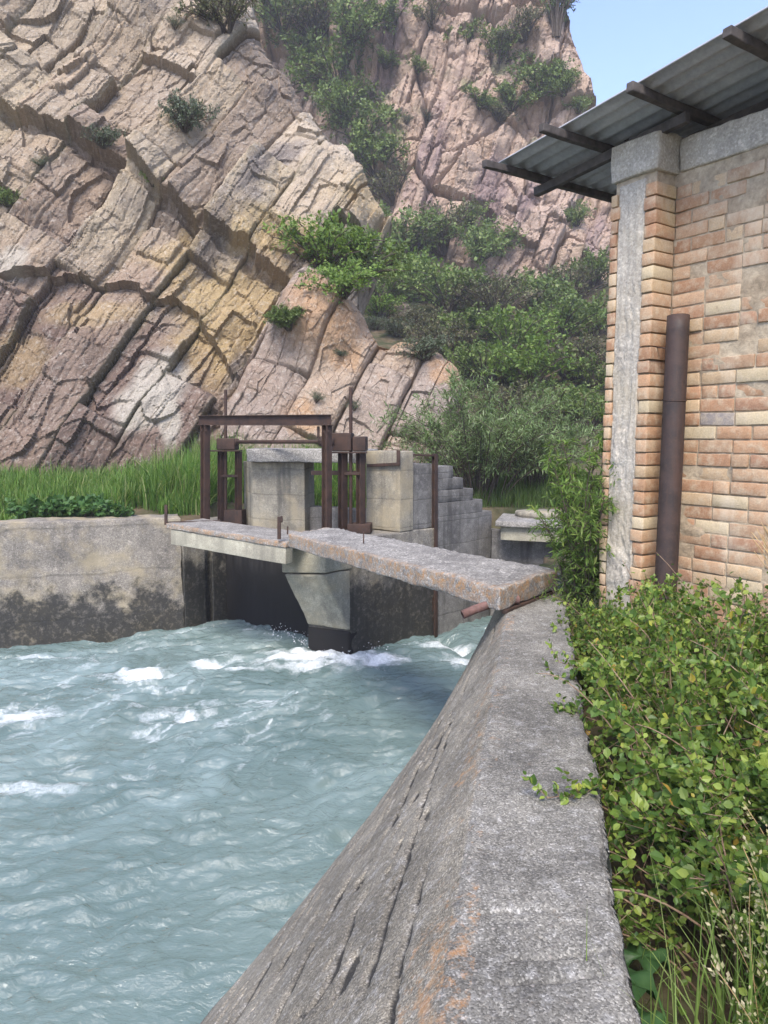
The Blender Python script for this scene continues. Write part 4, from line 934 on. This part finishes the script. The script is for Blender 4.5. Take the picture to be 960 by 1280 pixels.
# ------------------------------------------------------------------ brick building
A = np.array([1.81, 5.90]); tv = np.array([.554, -.833]); iv_ = np.array([.833, .554])
def bp(s, w, z): return np.array([*(A+tv*s+iv_*w), z])                 # s along the front, w inwards
T3, I3, Z3 = np.array([*tv, 0]), np.array([*iv_, 0]), np.array([0, 0, 1.])
bld = empty('brick_building', bp(0, 0, -.55), 'old tan brick building with a corner pillar and a ragged overhanging roof', 'building')
n_ = [6, 4, 4]; tpl_t = []; tpl_f = []; cnt = 0
for ax in range(3):
    o2 = [k for k in range(3) if k != ax]
    for side in (0, 1):
        u, v = np.meshgrid(np.linspace(0, 1, n_[o2[0]]), np.linspace(0, 1, n_[o2[1]]), indexing='ij'); P = np.zeros((u.size, 3)); P[:, o2[0]] = u.ravel(); P[:, o2[1]] = v.ravel(); P[:, ax] = side
        g = grid_faces(*u.shape)+cnt; g = g[:, ::-1] if (side == 0) != (ax == 1) else g; tpl_t.append(P); tpl_f.append(g); cnt += len(P)
tpl_t = np.concatenate(tpl_t); tpl_f = np.concatenate(tpl_f)
_, ix, inv = np.unique(np.round(tpl_t*1e4).astype(int), axis=0, return_index=True, return_inverse=True); tpl_t = tpl_t[ix]; tpl_f = inv.ravel()[tpl_f]
PAL = np.array([[.43, .255, .145], [.39, .22, .125], [.45, .295, .18], [.49, .355, .215], [.53, .435, .28], [.36, .205, .125], [.42, .27, .165], [.24, .215, .20]])
PRB = np.array([.2, .17, .2, .14, .12, .08, .075, .015])
def blocks(items, seed):
    """items: (s0, s1, w0, w1, z0, z1) in the building's frame"""
    it = np.array(items); nb = len(it); r0 = np.random.default_rng(seed)
    it[:, 0] += r0.normal(0, .002, nb); it[:, 1] += r0.normal(0, .003, nb); it[:, 2] += r0.normal(0, .004, nb)
    L = np.c_[it[:, 1]-it[:, 0], it[:, 3]-it[:, 2], it[:, 5]-it[:, 4]]
    # local axes: x = s, y = w, z ; squeeze the grid lines towards the edges
    tt = tpl_t.copy(); 
    for k, nn in enumerate(n_):
        lin = np.linspace(0, 1, nn); tgt = np.r_[0, np.linspace(.025, .975, nn-2), 1] if k == 0 else np.r_[0, np.linspace(.055, .945, nn-2), 1]
        tt[:, k] = np.interp(tt[:, k], lin, tgt)
    P = tt[None]*L[:, None]; R = r0.uniform(.003, .007, nb)[:, None, None]; q = np.clip(P, R, np.maximum(L[:, None]-R, R)); dv = P-q; ln = np.linalg.norm(dv, axis=2)[..., None]
    P = q+np.where(ln > 1e-6, dv/np.maximum(ln, 1e-6)*np.minimum(ln, R), 0)
    sk = r0.normal(0, .010, nb)[:, None]; P[:, :, 2] += sk*(P[:, :, 0]-L[:, None, 0]/2)
    P = P+it[:, None, [0, 2, 4]]
    P = P.reshape(-1, 3); P += np.c_[fbm(P*26, 3, seed), fbm(P*26+40, 3, seed+1), fbm(P*26+80, 3, seed+2)]*.0022
    F = (tpl_f[None]+np.arange(nb)[:, None, None]*len(tpl_t)).reshape(-1, 4)
    ci = r0.choice(len(PAL), nb, p=PRB/PRB.sum()); col = PAL[ci]*r0.uniform(.85, 1.12, (nb, 1))
    col = np.repeat(col, len(tpl_t), 0)
    Wd = np.array([*A, 0])+np.outer(P[:, 0], T3)+np.outer(P[:, 1], I3)+np.outer(P[:, 2], Z3)
    return Wd, F, col, P
t = NT('old_soft_brick'); c = t.attr('Col'); f2 = t.noise(14, 6, .7); f3 = t.noise(90, 4, .7); f1 = t.noise(2.2, 5, .6)
c = t.mix(t.math('MULTIPLY', t.ramp(f2, [(.46, 0), (.64, 1)]), .6), c, (.54, .45, .32)); c = t.mix(.06, c, (.48, .37, .26))
c = t.mix(t.math('MULTIPLY', t.ramp(f2, [(.30, 1), (.42, 0)]), .35), c, (.20, .13, .09))
c = t.mix(.6, c, t.ramp(f3, [(.25, .55), (.72, 1.15)]), 'MULTIPLY')
st = t.noise(1, 5, .65, v=t.map((3.2, 3.2, 1.2))); c = t.mix(t.math('MULTIPLY', t.ramp(st, [(.52, 0), (.64, 1)]), .5), c, (.56, .48, .36))
M['brick'] = t.done(c, .95, t.bump(t.math('ADD', f2, t.math('MULTIPLY', f3, .5)), .9, .006), .12)
t = NT('lime_mortar'); f2 = t.noise(20, 6, .7); f1 = t.noise(3, 5, .6)
c = t.mix(t.ramp(f1, [(.4, 0), (.6, 1)]), (.36, .285, .195), (.48, .40, .285)); c = t.mix(.7, c, t.ramp(f2, [(.3, .45), (.65, 1.15)]), 'MULTIPLY')
M['mortar'] = t.done(c, 1, t.bump(f2, 1, .012), .1)
CO, Z0, ZB = .1018, -.56, 3.40; NR = int((ZB-Z0)/CO); WIN = .25
items = []; rb = np.random.default_rng(11)
for r in range(NR):
    z0 = Z0+r*CO; s = .425-(.14 if r % 2 else 0)
    while s < 7.0:
        l = .278 if rb.random() > .16 else .135
        s1 = s+l-.011
        if s1 > .46: items.append((max(s, .415), s1, WIN+(0 if rb.random() > .06 else rb.uniform(.012, .03)), WIN+.11, z0+.004, z0+CO-.007))
        s += l
v, f, col, P = blocks(items, 21)
obj('brickwork', v, f, M['brick'], bld, col=col)
g_s = np.arange(.40, 7.2, .03); g_z = np.arange(Z0, ZB+.05, .03); S_, Z_ = np.meshgrid(g_s, g_z, indexing='ij'); S_ = S_.ravel(); Z_ = Z_.ravel()
dep = WIN+.008+.014*fbm(np.c_[S_*9, Z_*9], 4, 41)-.016*ss(fbm(np.c_[S_*2.6, Z_*4.2], 5, 42), .25, .5)
obj('mortar', np.array([*A, 0])+np.outer(S_, T3)+np.outer(dep, I3)+np.outer(Z_, Z3), grid_faces(len(g_s), len(g_z))[:, ::-1], M['mortar'], bld)
core = [bp(.02, WIN+.06, Z0), bp(7.15, WIN+.06, Z0), bp(7.15, WIN+.45, Z0), bp(.02, WIN+.45, Z0)]
core += [c+Z3*(ZB-Z0) for c in core]
ew = [bp(.02, .06, Z0), bp(.30, .06, Z0), bp(.30, 3.6, Z0), bp(.02, 3.6, Z0)]; ew[1] = bp(.30, WIN+.455, Z0); ew[0] = bp(.02, WIN+.455, Z0)
v, f = join([hexa(core, res=.5, r=.005, amp=0), hexa(ew+[c+Z3*(ZB-Z0) for c in ew], res=.4, r=.005, amp=.01)])
obj('inner_wall', v, f, M['mortar'], bld)
# pillar: two brick edges and a rough cast core
pil = obj('pillar', *hexa([bp(.03, .03, Z0), bp(.40, .03, Z0), bp(.40, WIN+.05, Z0), bp(.03, WIN+.05, Z0), bp(.03, .03, ZB), bp(.40, .03, ZB), bp(.40, WIN+.05, ZB), bp(.03, WIN+.05, ZB)], res=.3, r=.005, amp=.004), M['mortar'], bld)
items = []
for r in range(NR):
    z0 = Z0+r*CO+.004; z1 = z0+CO-.011
    items.append((.004, .070+rb.normal(0, .006), 0, .20, z0, z1)); items.append((.318+rb.normal(0, .008), .42, 0, .245, z0+rb.normal(0, .002), z1))
v, f, col, P = blocks(items, 31)
lime = ss(fbm(P*np.array([9, 9, 2.2]), 4, 51), -.12, .22)*ss(P[:, 1], .015, .05)*(P[:, 0] > .3)*ss(P[:, 2], .4, 1.6)
col = lerp(col, [.62, .50, .27], lime*.75)
o = obj('brick_edging', v, f, M['brick'], pil, col=col)
rc = concrete('rough_cast_pillar', (.46, .42, .35), (.34, .31, .26), agg=.6, stain=.2, bumpd=.007, yellow=.3)
s_, z_ = np.meshgrid(np.arange(.068, .322, .006), np.arange(Z0, 3.36, .012), indexing='ij'); s_ = s_.ravel(); z_ = z_.ravel()
w_ = .010+.010*fbm(np.c_[s_*16, z_*5], 4, 61)+.0015*np.sin(s_*95+2*vn(np.c_[s_*0, z_*.8], 3))+.007*vn(np.c_[s_*50, z_*30], 62)*ss(vn(np.c_[s_*3, z_*2.4], 9), -.4, .3)
w_ += .05*ss(np.abs(s_-.195), .117, .128)-.012*ss(2.0-z_, 0, .1)*ss(vn(np.c_[s_*6, z_*3], 12), 0, .2)
obj('cast_core', np.array([*A, 0])+np.outer(s_, T3)+np.outer(w_, I3)+np.outer(z_, Z3), grid_faces(len(np.arange(.068, .322, .006)), len(np.arange(Z0, 3.36, .012)))[:, ::-1], rc, pil)
cb = [bp(-.005, -.012, 3.385), bp(.428, -.012, 3.385), bp(.428, WIN+.1, 3.385), bp(-.005, WIN+.1, 3.385)]
obj('pillar_cap', *hexa(cb+[c+Z3*.285 for c in cb], res=.025, r=.012, amp=.014, s=71, chip=.03), rc, pil)
bb = [bp(.431, WIN-.012, 3.395), bp(7.2, WIN-.012, 3.395), bp(7.2, WIN+.3, 3.395), bp(.431, WIN+.3, 3.395)]
obj('ring_beam', *hexa(bb+[c+Z3*.245 for c in bb], res=.075, r=.015, amp=.016, s=72, chip=.03), rc, bld)
# roof
t = NT('asbestos_sheet'); f1 = t.noise(3, 6, .65); f2 = t.noise(30, 4, .7)
c = t.mix(t.ramp(f1, [(.35, 0), (.65, 1)]), (.30, .305, .315), (.40, .405, .41)); c = t.mix(.4, c, t.ramp(f2, [(.3, .6), (.7, 1.2)]), 'MULTIPLY')
M['sheet'] = t.done(c, .9, t.bump(f2, .4, .003), .2)
M['timber'] = plain('grey_old_timber', (.05, .045, .042), (.10, .088, .08), 12, .9, .006)
R0 = np.array([.98, 6.41]); wr0 = (R0-A) @ iv_; sr0 = (R0-A) @ tv; ZR = 3.745
def rp(s, w, z): return np.array([*(R0+tv*s+iv_*w), z])
sl_ = .077
roof = empty('roof', rp(0, 0, ZR), None, None); roof.parent = bld; roof.matrix_parent_inverse = parent_world(bld).inverted()
ws = np.arange(0, 4.2, .0125); ssv = np.linspace(0, 9, 60); S_, W_ = np.meshgrid(ssv, ws, indexing='ij'); S_ = S_.ravel(); W_ = W_.ravel()
cz = ZR+sl_*S_+.020*np.sin(2*np.pi*W_/.155)+.01*fbm(np.c_[S_*.7, W_*.9], 3, 81)+.012*np.floor(S_/1.65)*0
edge_n = .012*fbm(np.c_[W_*6, W_*0], 3, 82)*(S_ < .01)
base = np.c_[R0[0]+tv[0]*(S_+edge_n)+iv_[0]*W_, R0[1]+tv[1]*(S_+edge_n)+iv_[1]*W_, cz]
ns, nw = len(ssv), len(ws); F = grid_faces(ns, nw); nT = len(base)
i0 = np.arange(nw-1); j0 = np.arange(ns-1)*nw
rim = np.concatenate([np.c_[i0, i0+1, i0+1+nT, i0+nT], np.c_[j0+nw, j0, j0+nT, j0+nw+nT]])
obj('roof_sheets', np.r_[base, base-[0, 0, .012]], np.r_[F[:, ::-1] if False else F, F[:, ::-1]+nT, rim], M['sheet'], roof)
for k, (s, w0, hgt) in enumerate([(.05, -.20, .062), (.72, -.22, .062), (1.42, -.10, .065), (2.12, -.09, .062), (2.95, -.2, .085), (3.8, -.15, .085), (4.7, -.2, .085), (5.6, -.2, .085), (6.6, -.2, .085)]):
    z = ZR+sl_*s-.022-hgt/2-.012
    obj('purlin', *bar(rp(s, w0, z), rp(s+.03, 3.9, z), .058, hgt, res=.15, r=.008, amp=.010, s=k), M['timber'], roof)
for w, a0, a1, dz_ in [(.47, .0, 1.5, -.16), (.86, .9, 8.6, -.15), (2.6, -.0, 8.6, -.15)]:
    obj('rafter', *bar(rp(a0, w, ZR+sl_*a0+dz_), rp(a1, w, ZR+sl_*a1+dz_), .06, .075, res=.15, r=.008, amp=.008, s=9), M['timber'], roof)
pp = W(783, 178, 6.05); obj('prop', *bar(pp, pp+[0, 0, .24], .03, .03, up=(0, 1, 0)), M['timber'], roof)
# leaning pipe
pb_, pt_ = W(831, 757, 5.34), W(848, 395, 5.50); dr = (pt_-pb_)/np.linalg.norm(pt_-pb_); pb_ = pb_-dr*((pb_[2]+.56)/dr[2])
pts = np.linspace(pb_, pt_, 24); v, f = join([tube(pts, .082, 28, cap=False), (lambda q: (q[0], [g[:, ::-1] for g in q[1]]))(tube(pts, .075, 28, cap=False))])
n = 28; k = np.arange(n); f[0] = np.r_[f[0], np.c_[23*n+k, 24*n+23*n+k, 24*n+23*n+(k+1) % n, 23*n+(k+1) % n][:, ::-1]]
dp = empty('steel_pipe', pb_, 'tall dark rusty steel pipe leaning against the brick wall beside the pillar', 'pipe')
obj('tube', v, f, M['pipe'], dp)
cw = pb_+dr*((W(839, 500, 5.45)[2]-pb_[2])/dr[2]); a = np.linspace(0, 2*np.pi, 25)
obj('tie_wire', *tube(np.c_[cw[0]+np.cos(a)*.085, cw[1]+np.sin(a)*.085, cw[2]+.012*np.sin(a)], .0035, 5, cap=False), M['rust'], dp)
w0 = W(818, 434, 5.62); obj('tie_wire', *tube([w0, w0*.5+W(838, 437, 5.45)*.5+[0, 0, .005], W(838, 437, 5.45)], .006, 5), M['rust'], dp)
# ------------------------------------------------------------------ willows at the water
M['leaf_willow'] = leaf_mat('willow_leaf', [G_(0, .095, .155, .05), G_(.45, .155, .225, .085), G_(.8, .205, .27, .12), G_(1, .27, .32, .18)], .3)
M['leaf_sapling'] = leaf_mat('sapling_leaf', [G_(0, .070, .125, .026), G_(.5, .12, .20, .042), G_(.85, .18, .265, .06), G_(1, .25, .31, .085)], .35)
M['cane'] = plain('red_brown_cane', (.14, .085, .055), (.30, .22, .15), 30)
def put(name, parts, loc, label, cat, group=None, rz=0., sc=1., nm=('stems', 'foliage')):
    t = empty(name, loc, label, cat, group, rz); t.scale = (sc, sc, sc) if np.isscalar(sc) else sc
    for n_, me in zip(nm, parts):
        c = bpy.data.objects.new(n_, me); COL.objects.link(c); c.parent = t
    return t
st, lf = bush(41, 1.9, 2.75, 70, 14, 16, .125, 'lance', arch=.5, stem_r=.018, tw_len=.34, up=.5, base_r=.3)
wm = (mesh_data('willow_stems', st[0], st[1], M['bark']), mesh_data('willow_foliage', lf[0], lf[1], M['leaf_willow'], smooth=False))
p = W(598, 640, 15.3); put('willow', wm, (p[0], p[1], -.1), 'wide silvery green willow bush behind the stepped wall', 'willow', 'willows along the channel', nm=('trunk', 'crown'))
p = W(662, 640, 16.4); put('willow', wm, (p[0], p[1], 0), 'shaded willow bush behind the round cover of the downstream bridge', 'willow', 'willows along the channel', 2.1, .85, nm=('trunk', 'crown'))
st, lf = bush(43, .44, 2.35, 34, 18, 15, .075, 'lance', arch=.2, stem_r=.010, tw_len=.62, up=.2, hang=.3, base_r=.35, spread=1.)
sm = (mesh_data('sapling_stems', st[0], st[1], M['bark']), mesh_data('sapling_foliage', lf[0], lf[1], M['leaf_sapling'], smooth=False))
p = W(736, 700, 6.15); put('sapling', sm, (p[0], p[1], -.55), 'slender bright green willow sapling growing against the brick pillar', 'sapling', None, .3, (1, 1, 1.02), nm=('stems', 'crown'))
st, lf = bush(44, .40, .62, 22, 9, 9, .06, 'lance', stem_r=.006, tw_len=.5, base_r=.4)
p = W(722, 735, 6.0); put('shrub', (mesh_data('low_stems', st[0], st[1], M['bark']), mesh_data('low_foliage', lf[0], lf[1], M['leaf_sapling'], smooth=False)), (p[0], p[1]-.2, -.45), 'low leafy shrub at the foot of the sapling beside the end of the thick plank', 'shrub')
# ------------------------------------------------------------------ rose thicket along our wall
M['leaf_rose'] = leaf_mat('rose_leaf', [G_(0, .055, .11, .024), G_(.35, .105, .18, .036), G_(.70, .175, .25, .05), G_(.975, .28, .345, .07), G_(.985, .36, .34, .05), G_(1, .38, .24, .05)], .34, .42)
RP = []
for s in (61, 62, 63):
    st, lf = bush(s, .60, .98, 42, 15, 10, .041, 'oval', arch=.55, stem_r=.0062, tw_len=.42, up=.3, base_r=.4, spread=1.0, nv=.95)
    RP.append((mesh_data('rose_stems', st[0], st[1], M['cane']), mesh_data('rose_foliage', lf[0], lf[1], M['leaf_rose'], smooth=False)))
RS = [(1.86, 5.10, .80, 'small rose bush at the far end of the canal wall, touching the plank'),
      (1.86, 4.35, .90, 'rose bush beside the canal wall in front of the leaning pipe'),
      (2.22, 4.75, .85, 'rose bush around the foot of the leaning pipe'),
      (1.64, 3.60, .98, 'rose bush whose shoots lean over the middle of the canal wall'),
      (2.10, 3.95, 1.0, 'rose bush against the bricks just right of the pipe'),
      (2.75, 3.70, 1.0, 'rose bush against the bricks at the right picture edge'),
      (1.30, 2.85, .96, 'dense rose bush at the wall edge beside the dark gap'),
      (1.90, 3.05, 1.05, 'full rose bush in the middle of the thicket'),
      (2.50, 2.80, 1.05, 'rose bush at the right picture edge with yellow leaves'),
      (1.28, 2.25, .86, 'rose bush whose spray hangs over the near part of the canal wall'),
      (1.72, 2.30, 1.05, 'nearest tall rose bush at the right edge of the picture'),
      (1.52, 1.78, .80, 'low dark rose bush behind the seeding grass'),
      (2.05, 1.95, 1.0, 'rose bush at the lower right corner')]
for k, (x, y, s, lab) in enumerate(RS):
    put('rose_bush', RP[k % 3], (x, y, -.56), lab, 'rose bush', 'rose bushes along the canal wall', k*2.4, (s, s, s*(1.14 if y > 3.4 else 1.02 if y > 2.4 else .92)))
# tall bare shoots above the thicket
def shoot(p, q, sag, label, n=18, size=.03, mat='leaf_rose'):
    p = np.asarray(p, float); q = np.asarray(q, float); t_ = np.linspace(0, 1, 10); pts = p+np.outer(t_, q-p)+np.outer(4*t_*(1-t_), sag)
    e = empty('shoot', p, label, 'shoot', 'long shoots rising from the rose thicket')
    obj('cane', *tube(pts, np.linspace(.005, .0018, 10), 5), M['cane'], e)
    r = np.random.default_rng(int(abs(p[0]*1000))); u = r.uniform(.35, 1, n); P = p+np.outer(u, q-p)+np.outer(4*u*(1-u), sag)+r.normal(0, .012, (n, 3))
    v, f = leaves(P, unit(r.normal(0, 1, (n, 3))), unit(r.normal(0, .5, (n, 3))+[0, 0, 1]), size*r.uniform(.6, 1.2, n), 'oval'); obj('leaves', v, f, M[mat], e, smooth=False)
Zs = np.array([0, 0, 1.])
shoot([1.30, 3.3, -.3], W(672, 842, 3.45), [-.04, 0, .16], 'leafy shoot reaching out over the canal wall at mid length', 22)
shoot([1.15, 2.2, -.3], W(712, 1132, 2.10), [-.05, 0, .12], 'leafy spray lying over the near right edge of the canal wall', 34)
shoot([1.70, 5.0, -.3], W(690, 745, 4.9), [-.02, 0, .12], 'leafy shoot beside the end of the plank', 26)
shoot([2.5, 3.9, -.4], W(905, 712, 4.0), [.05, 0, .1], 'tall shoot with a few leaves before the bricks', 10)
shoot([2.3, 4.3, -.4], W(820, 690, 4.6), [.03, 0, .1], 'thin shoot in front of the leaning pipe', 9)
shoot([2.7, 3.5, -.4], W(958, 708, 3.6), [.03, 0, .1], 'tall reddish shoot at the right picture edge', 8)
shoot([1.5, 3.0, -.4], W(735, 800, 3.4), [-.03, 0, .1], 'bare tipped shoot leaning over the wall edge', 9)
shoot([1.95, 4.6, -.3], W(778, 700, 4.8), [-.02, 0, .1], 'upright leafy shoot between the pillar and the leaning pipe', 14)
shoot([2.35, 3.9, -.3], W(868, 720, 4.1), [.02, 0, .12], 'leafy shoot rising just right of the leaning pipe', 16)
shoot([1.9, 2.9, -.3], W(862, 800, 3.0), [.02, 0, .15], 'long arching leafy shoot in the middle of the thicket', 20)
shoot([1.75, 2.2, -.3], W(930, 900, 2.3), [.03, 0, .12], 'yellow green shoot over the near right part of the thicket', 18)
shoot([1.6, 2.6, -.3], W(795, 905, 2.7), [-.04, 0, .13], 'arching shoot over the left part of the thicket', 16)
# dry bent stalks
r = np.random.default_rng(5); parts = []
for k in range(26):
    p = np.array([2.55+r.normal(0, .05), 3.35+r.normal(0, .05), -.3]); q = W(955+r.normal(0, 8), 668+r.normal(0, 12), 3.9); t_ = np.linspace(0, 1, 8)
    parts.append(tube(p+np.outer(t_, q-p)+np.outer(4*t_*(1-t_), [0, 0, r.uniform(.0, .1)]), .0022, 4, cap=False))
M['straw'] = plain('dry_straw', (.33, .22, .10), (.45, .32, .17), 20)
v, f = join(parts); tag(obj('dry_stalks', v, f, M['straw']), 'bundle of dry straw coloured stalks leaning against the bricks at the right', 'dry stalks')
# ------------------------------------------------------------------ grasses
M['grass'] = leaf_mat('bank_grass', [G_(0, .055, .115, .025), G_(.5, .11, .215, .04), G_(.85, .18, .28, .065), G_(1, .32, .32, .15)], .4)
M['grass2'] = leaf_mat('wall_grass', [G_(0, .06, .11, .025), G_(.5, .10, .17, .04), G_(1, .17, .22, .08)], .4)
def blades(P, h, seed, wd=.012, bend=.45, segs=4):
    r = np.random.default_rng(seed); n = len(P); az = r.uniform(0, 2*np.pi, n); D = np.c_[np.cos(az), np.sin(az), np.zeros(n)]; S = np.c_[-np.sin(az), np.cos(az), np.zeros(n)]
    tw = r.uniform(-.8, .8, n)[:, None]; S = S*np.cos(tw)+D*np.sin(tw); bn = bend*np.abs(r.normal(0, 1, n)); V = []
    for k in range(segs+1):
        t_ = k/segs; c = P+D*(h*bn*t_**2*.8)[:, None]+np.outer(h*t_*(1-.28*bn*t_**2), Zs); w = wd*(1-t_**1.6)*(.6+.4*min(1, t_*4))*np.ones(n)
        V += [c-S*w[:, None]/2, c+S*w[:, None]/2]
    V = np.stack(V, 1); m = 2*(segs+1); q = np.array([[2*k, 2*k+1, 2*k+3, 2*k+2] for k in range(segs)])
    return V.reshape(-1, 3), [(q[None]+np.arange(n)[:, None, None]*m).reshape(-1, 4)]
n = 42000; Xg = rng.uniform(-13, 0, n); Yg = np.maximum(head_y(Xg), np.where(Xg > -3.4, 13.6, 0))+.72+rng.uniform(0, 1, n)**1.3*5.4
dens = fbm(np.c_[Xg, Yg]*1.1, 3, 601); k = dens > -.22; k &= ~((Xg > -3.2) & (Yg < 13.9)); Xg, Yg, dens = Xg[k], Yg[k], dens[k]
hg = (.54+.44*fbm(np.c_[Xg, Yg]*.9, 3, 602)+.25*dens)*rng.uniform(.45, 1.35, len(Xg))*np.clip((Yg-head_y(Xg)-.2)/1.2, .35, 1)*np.where(Xg > -4.6, 1.3, 1); hg = np.clip(hg*(.70+.62*ss(Xg, -6.8, -4.0)), .08, 1.25)
P = np.c_[Xg, Yg, ground_h(Xg, Yg)-.03]
tag(obj('grass', *blades(P, hg, 3, .022, .75), M['grass'], smooth=False), kind='stuff')
n = 9000; Xg = rng.uniform(1.2, 5, n); Yg = rng.uniform(14.6, 18, n); P = np.c_[Xg, Yg, ground_h(Xg, Yg)-.03]
tag(obj('grass', *blades(P, rng.uniform(.15, .55, n), 4, .014), M['grass2'], smooth=False), kind='stuff')
# broad-leaved weeds along the bank wall
M['weed'] = leaf_mat('broad_weed_leaf', [G_(0, .04, .10, .028), G_(.6, .075, .16, .045), G_(1, .13, .22, .07)], .3)
WP = []
for s in (71, 72):
    st, lf = bush(s, .30, .34, 16, 5, 5, .10, 'oval', stem_r=.005, tw_len=.5, base_r=.5)
    WP.append((mesh_data('weed_stems', st[0], st[1], M['bark']), mesh_data('weed_leaves', lf[0], lf[1], M['weed'], smooth=False)))
for k, (u, lab) in enumerate([(8, 'broad leaved weed at the left picture edge on the bank wall'), (38, 'dark broad leaved weed, second from the left on the bank wall'), (62, 'broad leaved weed in the densest part of the weed row'), (85, 'broad leaved weed at the right end of the weed row'), (118, 'yellow green weed standing apart among the grass on the bank wall')]):
    p = G(u, 651, 0); put('weed', WP[k % 2], (p[0], p[1]+.75, -.08), lab, 'weed', 'weeds along the bank wall', k*1.9, 1+.2*(k % 2), nm=('stems', 'leaves'))
# grass clump at the pillar and between plank and pillar
n = 1500; c = W(770, 730, 5.75); P = np.c_[c[0]+rng.normal(0, .22, n), c[1]+rng.normal(0, .16, n)-.35, np.full(n, -.56)]
tag(obj('grass_clump', *blades(P, rng.uniform(.35, .75, n), 5, .008, .35), M['grass2'], smooth=False), 'clump of fine upright grass at the foot of the brick pillar', 'grass clump')
# seeding grass in the lower right corner
M['grass3'] = leaf_mat('pale_corner_grass', [G_(0, .10, .17, .035), G_(.5, .17, .26, .06), G_(1, .27, .33, .12)], .4)
sg = empty('seeding_grass', (1.15, 1.72, -.56), 'clump of pale seeding grass in the lower right corner', 'grass clump')
n = 620; P = np.c_[1.20+rng.normal(0, .19, n), 1.80+rng.normal(0, .17, n), np.full(n, -.56)]; v, f = blades(P, rng.uniform(.3, .80, n), 6, .009, .5); obj('blades', v, f, M['grass3'], sg, smooth=False)
stk = []; SP2 = []; SL = []; SN = []
for k in range(24):
    p = np.array([1.22+rng.normal(0, .15), 1.80+rng.normal(0, .15), -.5]); q = p+np.array([rng.normal(-.02, .12), rng.normal(0, .10), rng.uniform(.5, .85)]); t_ = np.linspace(0, 1, 9)
    az = rng.uniform(0, 6.28); dr = np.array([math.cos(az), math.sin(az), -.5])*rng.uniform(.05, .14); pts = p+np.outer(t_, q-p)+np.outer(t_**3, dr); stk.append(tube(pts, .0013, 4, cap=False))
    for m_ in range(70):
        s = rng.uniform(.66, 1.0); b = p+s*(q-p)+s**3*dr; o = rng.normal(0, 1, 3)*.017*(1.25-s)*2.4; SP2.append(b+o); SL.append(o+np.array([0, 0, .03])+dr*.3); SN.append(rng.normal(0, 1, 3))
v, f = join(stk); obj('stalks', v, f, M['straw'], sg)
M['seed'] = leaf_mat('grass_seed', [G_(0, .20, .22, .10), G_(.5, .34, .32, .17), G_(1, .46, .40, .26)], .3)
v, f = leaves(np.array(SP2), np.array(SL), np.array(SN), rng.uniform(.010, .019, len(SP2)), 'diamond'); obj('seed_heads', v, f, M['seed'], sg, smooth=False)
M['dock'] = plain('dark_dock_leaf', (.022, .055, .018), (.04, .085, .028), 20, .45)
# two big dock leaves in the dark gap
parts = []
dk = empty('dock_plant', (.92, 1.95, -.56), 'plant with big dark round leaves down in the gap beside the wall', 'plant')
for k, (u, v_, Y, s, ax) in enumerate([(778, 1165, 2.05, .10, (.4, .3)), (790, 1215, 1.92, .10, (.8, -.2)), (806, 1140, 2.25, .08, (-.2, .6))]):
    c = W(u, v_, Y); r_ = np.linspace(0, 1, 7); a = np.linspace(0, 2*np.pi, 25)[:-1]; RR, AA = np.meshgrid(r_, a, indexing='ij'); RR = RR.ravel(); AA = AA.ravel()
    rr = RR*s*(1+.12*np.cos(AA)); x = rr*np.cos(AA); y = rr*np.sin(AA)*.85; z = -.25*np.abs(y)*0+.03*np.sin(AA*5)*RR**2-.25*x*x/s+.15*np.abs(y)
    kk = np.arange(24); ff = np.concatenate([np.c_[i*24+kk, i*24+(kk+1) % 24, (i+1)*24+(kk+1) % 24, (i+1)*24+kk] for i in range(6)])
    obj('leaf', np.c_[c[0]+x, c[1]+y, c[2]-.16+z], ff, M['dock'], dk)
    obj('stalk', *tube([[c[0], c[1], c[2]-.16], [.92, 1.95, -.54]], .005, 5), M['weed'], dk)
